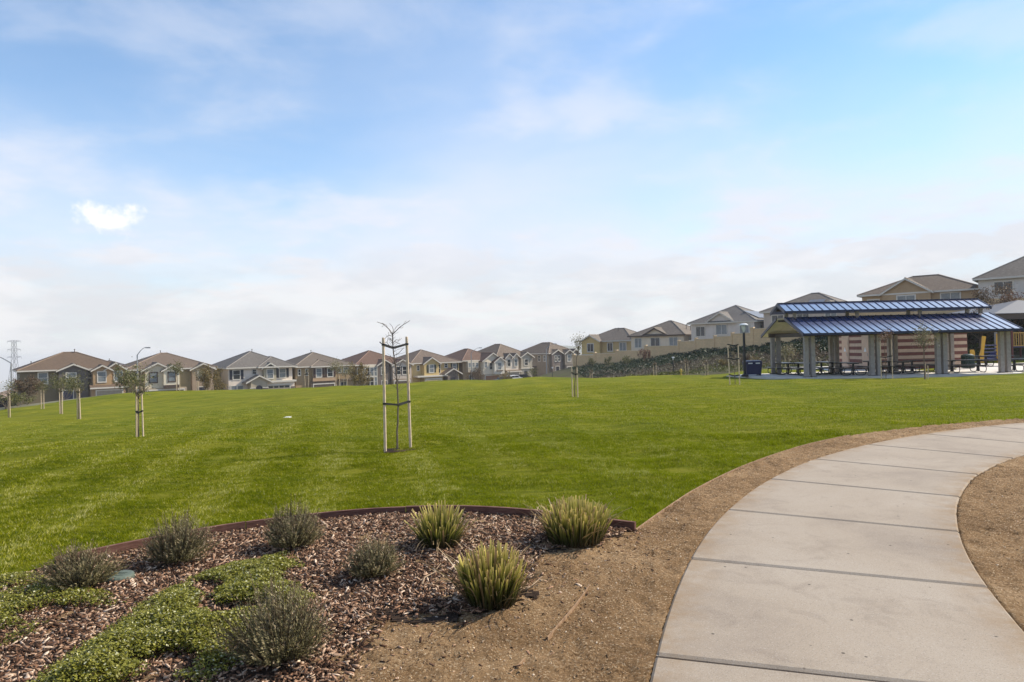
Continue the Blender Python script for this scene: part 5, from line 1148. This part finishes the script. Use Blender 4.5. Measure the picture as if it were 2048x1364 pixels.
strap_tuft(880, 1098, .44, .33, 'loose clump of strap leaves beside the timber edging, left of the other two', 11, 260, .9, 1.25)
strap_tuft(1150, 1090, .62, .335, 'dense clipped clump with sunlit yellow tops at the edge of the soil', 12, 620, .35, .9)
strap_tuft(985, 1216, .43, .345, 'nearest clipped clump of strap leaves, on the border of mulch and soil', 13, 520, .4, .9)

# ground cover
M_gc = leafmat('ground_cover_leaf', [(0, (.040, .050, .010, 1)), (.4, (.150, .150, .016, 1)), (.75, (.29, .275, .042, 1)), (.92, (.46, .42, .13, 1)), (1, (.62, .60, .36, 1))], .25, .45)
M_twig = plain('dry_twig', S(150, 128, 104), .9, var=.25, scale=20)
def ground_cover(poly_px, n, label, seed, hmax=.10):
    poly = [np.array(flat(*p)[:2]) for p in poly_px]; xy = scatter(poly, n, seed); r = np.random.default_rng(seed + 1); n = len(xy)
    dd = seg_dist(poly + [poly[0]], xy[:, 0], xy[:, 1]); nz = rough_noise(xy[:, 0], xy[:, 1], .35, seed)
    ok = (r.random(n) < np.clip(dd / .26 + .08, 0, 1)) & (nz > -.27 + .25 * r.random(n)); xy, dd, nz = xy[ok], dd[ok], nz[ok]; n = len(xy)
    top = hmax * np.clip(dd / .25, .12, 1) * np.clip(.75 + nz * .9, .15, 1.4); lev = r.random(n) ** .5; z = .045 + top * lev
    a = r.uniform(0, 6.283, n); tl = r.normal(0, .55, n); L = r.uniform(.003, .0105, n) ; W_ = L * r.uniform(.55, .9, n)
    ex = np.stack([np.cos(a) * np.cos(tl), np.sin(a) * np.cos(tl), np.sin(tl)], -1); t2 = r.normal(0, .5, n); ey = np.stack([-np.sin(a), np.cos(a), np.tan(t2)], -1); ey /= np.linalg.norm(ey, axis=1)[:, None]
    c = np.stack([xy[:, 0], xy[:, 1], z], -1)
    vv = np.stack([c - ex * L[:, None], c - ey * W_[:, None], c + ex * L[:, None], c + ey * W_[:, None]], 1).reshape(-1, 3)
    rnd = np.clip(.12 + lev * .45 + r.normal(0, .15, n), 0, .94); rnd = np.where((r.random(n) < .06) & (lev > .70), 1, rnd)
    o = link('ground_cover', np_mesh('ground_cover', vv, np.arange(4 * n).reshape(-1, 4), M_gc, {'rnd': ('FACE', rnd)})); tag(o, label, 'ground cover', kind='stuff')
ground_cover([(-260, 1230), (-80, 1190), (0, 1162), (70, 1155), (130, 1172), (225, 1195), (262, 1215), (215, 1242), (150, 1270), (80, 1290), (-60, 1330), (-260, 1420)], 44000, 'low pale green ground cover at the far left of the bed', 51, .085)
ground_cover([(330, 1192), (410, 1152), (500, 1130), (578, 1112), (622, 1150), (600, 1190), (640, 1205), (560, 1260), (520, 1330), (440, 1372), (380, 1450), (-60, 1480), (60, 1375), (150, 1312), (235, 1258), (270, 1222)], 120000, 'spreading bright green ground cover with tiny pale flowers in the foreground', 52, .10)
# dry twigs lying in the bed
for i, (pl, lab) in enumerate((
        (((1000, 1232), (1020, 1206), (1062, 1190), (1085, 1172)), 'bent dry twig lying right of the nearest strap leaf clump'),
        (((845, 1195), (850, 1176), (868, 1160), (882, 1150)), 'curved dry stem on the mulch left of the nearest clump'),
        (((270, 1262), (285, 1265), (292, 1280)), 'short pale hooked twig in the ground cover'),
        (((300, 1325), (350, 1310), (410, 1312), (452, 1296)), 'long dry stem crossing the foreground ground cover'),
        (((720, 1180), (722, 1172), (723, 1158)), 'upright pale stick in front of the smallest lavender'),
        (((1066, 1060), (1073, 1042), (1077, 1030)), 'split stick leaning on the timber edging'))):
    m = MB(); P = [flat(*p) for p in pl]; m.tube([Vector((p.x, p.y, .07 + .02 * math.sin(k * 2 + i))) for k, p in enumerate(P)], [.006 - .001 * k for k in range(len(P))], 5)
    tag(m.build('dry_twig', M_twig), lab, 'twig', 'dry twigs in the bed')
c = flat(237, 1170)
m = MB(); m.lathe([(.0, .050), (.085, .050), (.098, .046), (.102, .036), (.102, .0)], (0, 0), 20)
for k in range(3): m.box(-.05, .05, -.03 + k * .03 - .003, -.03 + k * .03 + .003, .050, .0525)
lid = m.build('valve_lid', plain('valve_box_plastic', S(92, 102, 92), .6, var=.1), None, (c.x, c.y, .028)); tag(lid, 'round grey green irrigation valve lid lying in the mulch', 'valve lid')
p = at(575, 834, 27); zz = G(p.x, p.y)
m = MB(); m.box(-.11, .11, -.15, .15, -.05, .03); m.box(-.09, .09, -.13, .13, .03, .036)
tag(m.build('utility_lid', M_white, None, (p.x, p.y, zz - .006)), 'white rectangular utility lid set in the lawn', 'utility lid')

# ------------------------------------------------------------------ trees
def leaf_cloud(r, pts, n, spread, size, base=.5):
    """leaf quads scattered round twig points -> verts, faces, rnd"""
    P = np.array(pts); i = r.integers(0, len(P), n); c = P[i] + r.normal(0, 1, (n, 3)) * spread
    u = r.normal(0, 1, (n, 3)); u /= np.linalg.norm(u, axis=1)[:, None]; w = np.cross(u, r.normal(0, 1, (n, 3))); w /= np.linalg.norm(w, axis=1)[:, None]
    s = size * r.uniform(.6, 1.2, n)[:, None]
    vv = np.stack([c - u * s, c - w * s * .55, c + u * s, c + w * s * .55], 1).reshape(-1, 3)
    zz = (c[:, 2] - c[:, 2].min()) / max(1e-6, np.ptp(c[:, 2]))
    return vv, np.arange(4 * n).reshape(-1, 4), np.clip(base + r.normal(0, .22, n), 0, 1)
M_leaf = {
    'green': leafmat('tree_leaf_green', [(0, (.040, .045, .012, 1)), (.5, (.115, .118, .034, 1)), (.85, (.21, .195, .075, 1)), (1, (.32, .25, .12, 1))]),
    'gold': leafmat('tree_leaf_gold', [(0, (.055, .042, .014, 1)), (.4, (.16, .115, .035, 1)), (.8, (.26, .19, .06, 1)), (1, (.12, .12, .04, 1))]),
    'rust': leafmat('tree_leaf_rust', [(0, (.05, .03, .016, 1)), (.5, (.13, .085, .05, 1)), (1, (.20, .15, .09, 1))]),
    'pale': leafmat('tree_leaf_pale', [(0, (.10, .09, .05, 1)), (.5, (.21, .19, .10, 1)), (1, (.36, .32, .20, 1))]),
    'red': leafmat('tree_leaf_red', [(0, (.06, .03, .02, 1)), (.5, (.17, .08, .05, 1)), (1, (.28, .20, .12, 1))]),
}
def grow(m, r, p, d, L, rad, depth, tips, up=.25, forks=(2, 3), shrink=.68, sides=5):
    pts = [p]; rads = [rad]; q = p.copy(); dd = d.copy()
    for s in range(3):
        dd = (dd + Vector((r.normal(0, .12), r.normal(0, .12), up * .25 + r.normal(0, .06)))).normalized(); q = q + dd * (L / 3); pts.append(q.copy()); rads.append(rad * (1 - .18 * (s + 1)))
        if depth <= 1: tips.append(tuple(q))
    m.tube(pts, rads, sides, False)
    if depth <= 0: tips.append(tuple(q)); return
    for k in range(int(r.integers(forks[0], forks[1] + 1))):
        a = r.uniform(0, 6.283); sp = r.uniform(.45, .85); e = Vector((math.cos(a), math.sin(a), .1)); nd = (dd + e * sp).normalized()
        grow(m, r, pts[-1 if k else -2], nd, L * shrink * r.uniform(.8, 1.15), rads[-1] * .75, depth - 1, tips, up, forks, shrink, max(3, sides - 1))
def ribbon_tie(m, a, b, t_, w=.035, th=.006):
    # rubber strap looped from stake a round the trunk t_ to stake b
    for p, q in ((a, t_), (t_, b)):
        d = (q - p); n = Vector((-d.y, d.x, 0)).normalized() * .012; up = Vector((0, 0, w / 2))
        for sg in (-1, 1):
            p1, q1 = p + n * sg * 2.2, q + n * sg * 1.2; e = n.normalized() * th / 2
            m.hexa([p1 - e - up, q1 - e - up, q1 + e - up, p1 + e - up, p1 - e + up, q1 - e + up, q1 + e + up, p1 + e + up])
    for p in (a, b): m.tube([p - Vector((0, 0, w / 2)), p + Vector((0, 0, w / 2))], .029, 8)
def staked_tree(px, py, Y, label, seed, stake_h=1.75, stake_px=(-8, 8), height=2.6, crown=(.6, 1.2), leaf='green', n_leaf=900, spread=.13, size=.035, ties=(.9,), trunk_r=.02, lean=0, group='young staked trees on the lawn', stakes=True, depth=2, br=.5, leanv=None):
    r = np.random.default_rng(seed); p = at(px, py, Y); p.z = G(p.x, p.y); root = empty('staked_tree', p); tag(root, label, 'tree', group)
    m = MB(); tips = []; pts = [Vector((0, 0, -.05))]; nseg = 6; h0 = height - crown[1] * .8
    for s in range(1, nseg + 1): pts.append(Vector((lean * (s / nseg) ** 2 + r.normal(0, .012), r.normal(0, .012), h0 * s / nseg)))
    m.tube(pts, [trunk_r * (1 - .06 * s) for s in range(nseg + 1)], 7); top = pts[-1]
    for k in range(7):
        a = k * 2.4 + r.uniform(-.4, .4); z = h0 - crown[1] * .25 * (k / 6); st = Vector((top.x * (z / h0) ** 2, 0, z))
        d = Vector((math.cos(a) * crown[0], math.sin(a) * crown[0], crown[1] * .8)).normalized(); grow(m, r, st, d, br * r.uniform(.6, 1.0), trunk_r * .5, depth, tips, .3, (1, 3))
    grow(m, r, top, Vector((0, 0, 1)), br, trunk_r * .6, depth, tips)
    m.build('trunk', M_bark, root)
    if n_leaf:
        vv, ff, rn = leaf_cloud(r, tips, n_leaf, spread, size); link('crown', np_mesh('crown', vv, ff, M_leaf[leaf], {'rnd': ('FACE', rn)}), root)
    if stakes:
        sx = [(s * Y / FPX) for s in stake_px]; ps = []
        for i, x_ in enumerate(sx):
            y_ = r.uniform(-.12, .12); zb = G(p.x + x_, p.y + y_) - p.z; tp = Vector((x_ * 1.05 + r.normal(0, .025), y_, stake_h + r.normal(0, .03))); b = Vector((x_, y_, zb - .1))
            MB().tube([b, tp], [.026, .024], 8).build('stake', M_stake, root); ps.append((b, tp))
        for f in ties:
            mm = MB(); A = ps[0][0].lerp(ps[0][1], f); B = ps[1][0].lerp(ps[1][1], f); zt = (A.z + B.z) / 2 - .05; T = Vector((lean * (zt / h0) ** 2, 0, zt)); ribbon_tie(mm, A, B, T, .05, .012); mm.build('tie', M_rubber, root)
    return root

# the bare tree between two stakes in the middle of the lawn
def Z3(zx, zy, Y=11.3): return at(680 + zx / 4.546, 620 + zy / 4.546, Y)
root = empty('staked_tree', Z3(522, 1250)); root.location.z = G(root.location.x, root.location.y); o_ = root.location.copy()
tag(root, 'bare young tree tied between two tall wooden stakes in the middle of the lawn', 'tree', 'young staked trees on the lawn')
m = MB(); rb = np.random.default_rng(5)
trunk = [Z3(*q) - o_ for q in ((522, 1262), (521, 1180), (519, 1100), (527, 1020), (526, 940), (530, 860), (524, 750), (518, 640), (512, 560), (503, 490), (488, 400), (482, 340), (479, 280), (478, 220))]
m.tube(trunk, list(np.linspace(.0155, .0085, len(trunk))), 7)
def br(pts, r0):
    P = [Z3(*q[:2], 11.3 + (q[2] if len(q) > 2 else 0)) - o_ for q in pts]; m.tube(P, list(np.linspace(r0 * 1.35, .0036, len(P))), 4, False)
br(((478, 220), (455, 185), (430, 160), (395, 130), (365, 118), (335, 108)), .0055); br(((478, 222), (505, 195), (540, 160), (580, 130), (615, 110), (636, 96)), .0055)
br(((430, 160), (425, 140), (380, 118, -.1)), .003); br(((478, 215), (485, 180), (475, 150), (450, 122, .1)), .004); br(((490, 205), (500, 170), (525, 140), (545, 132, -.1)), .003)
br(((480, 240), (450, 230), (425, 240), (410, 262, .15)), .004); br(((445, 235), (442, 200, .1)), .0025); br(((481, 290), (455, 265), (435, 262), (428, 300, -.1)), .0035)
br(((481, 300), (510, 270), (540, 275), (562, 255, .1)), .004); br(((500, 285), (520, 300), (545, 308, -.12)), .003); br(((484, 350), (455, 330), (420, 290), (405, 300, .1)), .004)
br(((490, 415), (530, 395), (560, 365), (580, 345, -.15)), .004); br(((500, 470), (520, 440), (540, 430, .1)), .003); br(((505, 500), (475, 470), (455, 440), (420, 450, .12)), .004)
br(((512, 560), (545, 510), (560, 470), (585, 450, -.1)), .004); br(((515, 590), (480, 560), (460, 540), (440, 545, .15)), .0035); br(((520, 660), (545, 600), (556, 560, .1)), .0035); br(((519, 640), (495, 610), (470, 610, -.1)), .003)
br(((580, 130), (585, 112), (600, 100, .05)), .0022); br(((540, 160), (560, 165), (575, 155, .08)), .0022); br(((395, 130), (392, 145), (380, 152, .06)), .002)
for k in range(46):
    j = int(rb.integers(6, len(trunk) - 1)); q0 = trunk[j].lerp(trunk[j + 1], rb.random()); aa = rb.uniform(0, 6.283); LL = rb.uniform(.08, .26); dd = Vector((math.cos(aa), math.sin(aa), rb.uniform(.3, 1.1))).normalized(); pp = [q0]
    for s_ in range(3): dd = (dd + Vector((rb.normal(0, .2), rb.normal(0, .2), rb.normal(.1, .15)))).normalized(); pp.append(pp[-1] + dd * LL / 3)
    m.tube(pp, [.0030, .0026, .0021, .0015], 3, False)
m.build('trunk', plain('bare_bark', S(104, 92, 84), .9, var=.25, scale=30), root)
for (b, tp, Y) in (((412, 1290), (393, 250), 11.15), ((642, 1245), (605, 242), 11.5)):
    B, T = Z3(*b, Y) - o_, Z3(*tp, Y) - o_; B.z = -.12; MB().tube([B, B.lerp(T, .3), B.lerp(T, .6), T - Vector((0, 0, .015)), T], [.0235, .023, .0225, .022, .017], 10).build('stake', M_stake, root)
for zy in ((315, 345, 310), (852, 862, 832)):
    fl = (zy[0] - 250) / 1040; A = Z3(393 + 19 * fl, zy[0], 11.15) - o_; B = Z3(605 + 37 * fl, zy[2], 11.5) - o_; T = Z3(484 if zy[0] < 400 else 529, zy[1]) - o_
    mm = MB(); ribbon_tie(mm, A, B, T, .032, .007)
    if zy[0] < 400: mm.tube([A, A + Vector((-.045, .0, .03)), A + Vector((-.06, .01, .045))], .008, 5)
    mm.build('tie', M_rubber, root)
a_ = np.linspace(0, 6.283, 25)[:-1]; rd_ = .24 + .07 * np.sin(a_ * 3 + 1) + .04 * np.sin(a_ * 5)
m = MB(); m.add([(0, 0, .012)] + [(math.cos(q) * k * f, math.sin(q) * k * f * .8, zz) for f, zz in ((.5, .012), (.85, .022), (1, .006)) for q, k in zip(a_, rd_)], [(0, 1 + i, 1 + (i + 1) % 24) for i in range(24)] + [(1 + j * 24 + i, 25 + j * 24 + i, 25 + j * 24 + (i + 1) % 24, 1 + j * 24 + (i + 1) % 24) for j in range(2) for i in range(24)])
tag(m.build('soil', M_msoil, None, tuple(o_)), kind='structure')
staked_tree(277, 876, 22, 'leafy young tree with tall stakes, nearest one on the left slope', 31, 1.65, (-6, 8), 2.0, (.55, .75), 'green', 480, .14, .030, (.55, .9), .026)
staked_tree(158, 838, 36, 'staked leafy tree on the left slope, fourth from the left', 32, 1.6, (-3, 5), 1.95, (.6, .75), 'green', 520, .15, .038, (.9,), .035)
staked_tree(122, 829, 45, 'slim leafy tree with two crossing stakes on the left slope, third from the left', 33, 1.65, (-4, 4), 2.1, (.45, .8), 'green', 420, .15, .042, (.9,), .035)
staked_tree(87, 817, 55, 'small leafy tree with one pale stake on the left slope, second from the left', 34, 1.5, (-3, 2), 1.95, (.6, .8), 'green', 420, .16, .046, (), .035)
staked_tree(17, 829, 46, 'thin staked sapling at the left edge of the lawn', 35, 1.7, (-2, 2), 2.0, (.3, .6), 'green', 160, .12, .05, (.9,), .025)
staked_tree(1150, 793, 29, 'wispy tree with pale leaning top on the open lawn', 36, 1.25, (-5, 5), 2.7, (.2, .9), 'pale', 480, .08, .026, (.8,), .026, lean=.18, br=.34)
staked_tree(1470, 768, 32, 'small bare tree inside two stakes left of the lamp post', 37, 1.9, (-9.5, 9.5), 1.75, (.15, .5), 'pale', 30, .06, .025, (.28, .66, .98), .016, depth=1, br=.25)
staked_tree(1772, 762, 38.2, 'reddish leaved tree between leaning stakes before the picnic shelter', 38, 2.15, (-9, 12), 2.7, (.45, .6), 'red', 420, .14, .038, (.35, .6), .022, depth=1, br=.35)
staked_tree(1850, 764, 36.8, 'pale leaved young tree on the grass in front of the picnic shelter', 39, .75, (3, 6), 3.1, (.75, 1.6), 'pale', 1100, .18, .040, (), .034, depth=2, br=.5)
staked_tree(1576, 752, 52, 'small yellow leaved tree behind the left end of the picnic shelter', 40, 1.2, (-4, 4), 1.9, (.7, 1.0), 'pale', 420, .2, .06, (), .03)
staked_tree(355, 787, 63, 'leafy tree with stakes on the lawn crest before the second house from left', 41, 1.7, (-3, 5), 2.5, (.6, 1.0), 'green', 650, .18, .06, (.9,), .04)
staked_tree(612, 778, 64, 'two pale stakes with a thin sapling on the crest before the brown house', 42, 1.45, (-2, 5), 1.6, (.25, .4), 'pale', 60, .12, .05, (.9,), .022, depth=1)
staked_tree(676, 776, 65, 'pale bushy staked tree on the crest, left of the golden bush', 43, 1.1, (-3, 3), 2.3, (.9, .9), 'pale', 700, .2, .055, (), .03)
staked_tree(691, 775, 67, 'smaller pale staked tree on the crest, touching the golden bush', 44, .9, (-3, 3), 1.7, (.6, .7), 'pale', 420, .16, .05, (), .03)
staked_tree(396, 786, 64, 'short pale sapling with stakes beside the olive bush on the crest', 45, .9, (-3, 2), 1.7, (.45, .6), 'pale', 300, .16, .05, (), .025)
for i, (px, py, Y, h, lab) in enumerate(((1310, 751, 64, 1.15, 'pair of pale stakes with a dry sapling left of the path lamp on the bank'), (1374, 751, 63, 1.2, 'staked dry sapling right of the path lamp on the bank'), (1413, 752, 61, 1.15, 'pale double stakes at the foot of the bank, rightmost sapling there'), (1182, 756, 66, .8, 'thin stakes at the left foot of the planted bank'))):
    staked_tree(px, py, Y, lab, 60 + i, h, (-2, 2.5), h + .15, (.2, .3), 'rust', 60, .1, .05, (.9,), .02, depth=1, br=.2, group='saplings along the foot of the bank')

def bushy(name, px, py, Y, w, h, leaf, n, label, seed, size=.07, cat='tree', z=None, trunkh=.25, group=None):
    r = np.random.default_rng(seed); p = at(px, py, Y)
    p.z = G(p.x, p.y) if z is None else z
    root = empty(name, p); tag(root, label, cat, group); m = MB(); tips = []
    m.tube([Vector((0, 0, -.2)), Vector((0, 0, h * trunkh * .6)), Vector((.03, 0, h * trunkh))], [w * .03, w * .026, w * .02], 6)
    for k in range(9):
        a = k * 2.4 + r.uniform(-.3, .3); z0 = h * trunkh * r.uniform(.4, 1.0); el = r.uniform(.35, 1.45)
        grow(m, r, Vector((0, 0, z0)), Vector((math.cos(a) * math.cos(el), math.sin(a) * math.cos(el), math.sin(el))), h * .38 * (.55 + .45 * math.sin(el)), w * .012, 2, tips, .3, (2, 3), .7, 4)
    T = np.array(tips); T[:, :2] *= (w / 2) / max(1e-3, np.percentile(np.abs(T[:, :2]), 93)); T[:, 2] = T[:, 2] / np.percentile(T[:, 2], 97) * h * .93
    m.build('trunk', M_bark, root); vv, ff, rn = leaf_cloud(r, T, n, w * .055, size); vv[:, 2] = np.maximum(vv[:, 2], .03)
    link('crown', np_mesh('crown', vv, ff, M_leaf[leaf], {'rnd': ('FACE', rn)}), root); return root
bushy('autumn_tree', 58, 815, 64, 2.2, 3.1, 'rust', 3000, 'wide rust brown tree in front of the leftmost house', 71, .08, z=-3.1)
bushy('street_tree', 258, 800, 80, 2.6, 4.2, 'green', 2200, 'dark green tree behind the nearest staked tree on the left', 72, .10, z=-3.6)
bushy('autumn_tree', 418, 800, 85, 2.7, 4.6, 'gold', 3000, 'olive gold tree between the second house and the white house', 73, .10, z=-4.2)
bushy('autumn_tree', 716, 785, 95, 2.6, 4.6, 'gold', 3000, 'bright golden tree before the red roofed house', 74, .10, z=-4.4)
bushy('street_tree', 128, 800, 78, 2.2, 3.8, 'green', 1300, 'green tree against the slate coloured gable of the leftmost house', 75, .09, z=-3.9)
bushy('street_tree', 952, 775, 125, 2.2, 4.2, 'rust', 1500, 'thin brownish tree under the middle street lamp', 76, .09, z=-6.0)
bushy('street_tree', 1012, 770, 130, 2.0, 3.2, 'gold', 1100, 'low yellowish tree before the grey white gabled house', 77, .08, z=-5.8)
bushy('street_tree', 1065, 765, 136, 1.8, 3.4, 'green', 1000, 'small green tree at the end of the street row', 78, .08, z=-5.6)
for i, (px, py, Y, w, h, lf, lab) in enumerate(((1183, 739, 105, 1.0, 1.7, 'green', 'slim dark shrub against the tan wall, leftmost of five'), (1216, 736, 100, 1.1, 1.8, 'green', 'slim green shrub against the tan wall, second of five'), (1253, 729, 96, 1.3, 1.6, 'green', 'rounded dark shrub against the tan wall, middle of five'), (1284, 722, 95, 1.1, 2.2, 'red', 'tall purple brown shrub against the tan wall'), (1294, 722, 94, .9, 2.0, 'red', 'purple brown shrub touching a taller one by the tan wall'))):
    bushy('wall_shrub', px, py, Y, w, h, lf, 800, lab, 90 + i, .07, 'shrub', None, .15, 'shrubs along the tan wall')
for i, (px, py, Y, w, h, lf, lab) in enumerate(((1444, 722, 70, .9, .8, 'gold', 'tan dry shrub on the bank left of the lamp post'), (1506, 722, 66, 1.2, 1.0, 'gold', 'golden dry shrub on the bank above the dark bin'), (1492, 705, 69, .9, .9, 'rust', 'small rusty shrub high on the bank behind the lamp post'), (1620, 712, 64, 1.8, 2.2, 'rust', 'brown shrub on the bank seen under the shelter roof'), (1578, 712, 64, 1.3, 2.0, 'rust', 'narrow brown shrub on the bank left under the shelter roof'))):
    bushy('dry_shrub', px, py, Y, w, h, lf, 700, lab, 100 + i, .06, 'shrub', None, .15, 'dry shrubs on the bank')
for i, (px, Y, w, h, lf, lab) in enumerate(((1962, 62, 2.6, 4.0, 'rust', 'brown leaved tree behind the yellow slides'), (2030, 64, 3.4, 4.4, 'red', 'reddish tree at the right edge behind the playground'), (1990, 66, 3.0, 4.6, 'rust', 'tall brown tree behind the playground, between the other two'))):
    bushy('autumn_tree', px, 740, Y, w, h, lf, 2600, lab, 110 + i, .08, 'tree', None, .25, 'trees behind the playground')
bushy('hedge_shrub', 12, 830, 58, 2.2, 1.3, 'green', 1200, 'low dark green shrub by the fence at the left edge', 120, .07, 'shrub', None, .15)
bushy('hedge_shrub', 36, 826, 60, 1.8, 1.1, 'green', 1000, 'low dark shrub under the rust brown tree', 121, .07, 'shrub', None, .15)

# planted bank: dense low shrubs read as one mass
def bank_cover(label, name, mat, band, n, size, hgt, seed, rowmode=False):
    r = np.random.default_rng(seed); x = r.uniform(9.5, 62, n); f = r.uniform(band[0], band[1], n) + rough_noise(x, x * 0, 4.0, seed + 5) * .12
    wy = np.interp(x, [p[0] for p in WALLP], [p[1] for p in WALLP]) - .6; ty = np.interp(x, [3, 8, 14, 20, 26, 34, 44, 60], [84, 72, 63, 60, 58.5, 58.5, 60, 60])
    y = ty + (wy - ty) * np.clip(f, 0, 1); nz = rough_noise(x, y, 1.6, seed); ok = nz > -.45 + (.25 if rowmode else 0); x, y, nz = x[ok], y[ok], nz[ok]; n = len(x)
    z = gz(x, y) + hgt * np.clip(.75 + nz * 1.3, .08, 1.7) * r.random(n) ** .45
    c = np.stack([x, y, z], -1); u = r.normal(0, 1, (n, 3)); u /= np.linalg.norm(u, axis=1)[:, None]; w = np.cross(u, r.normal(0, 1, (n, 3))); w /= np.linalg.norm(w, axis=1)[:, None]; s = size * r.uniform(.6, 1.3, n)[:, None]
    vv = np.stack([c - u * s, c - w * s * .6, c + u * s, c + w * s * .6], 1).reshape(-1, 3)
    o = link(name, np_mesh(name, vv, np.arange(4 * n).reshape(-1, 4), mat, {'rnd': ('FACE', np.clip(.45 + nz * .3 + r.normal(0, .2, n), 0, 1))})); tag(o, label, 'ground cover', kind='stuff')
M_bk1 = leafmat('bank_leaf_dark', [(0, (.010, .020, .008, 1)), (.5, (.024, .044, .018, 1)), (.9, (.05, .075, .03, 1)), (1, (.10, .11, .05, 1))], .12)
M_bk2 = leafmat('bank_leaf_dry', [(0, (.050, .038, .026, 1)), (.5, (.12, .092, .064, 1)), (1, (.20, .165, .10, 1))], .12)
M_bk3 = leafmat('bank_leaf_light', [(0, (.045, .058, .012, 1)), (.5, (.11, .12, .024, 1)), (1, (.22, .20, .06, 1))], .15)
bank_cover('dark green shrub cover on the upper bank below the tan wall', 'bank_planting', M_bk1, (.46, .97), 52000, .10, .5, 131)
bank_cover('dry grey brown shrubs in the middle of the bank', 'bank_planting', M_bk2, (.20, .55), 26000, .08, .45, 132)
bank_cover('lighter weedy green at the foot of the bank', 'bank_planting', M_bk3, (.0, .28), 22000, .07, .28, 133)
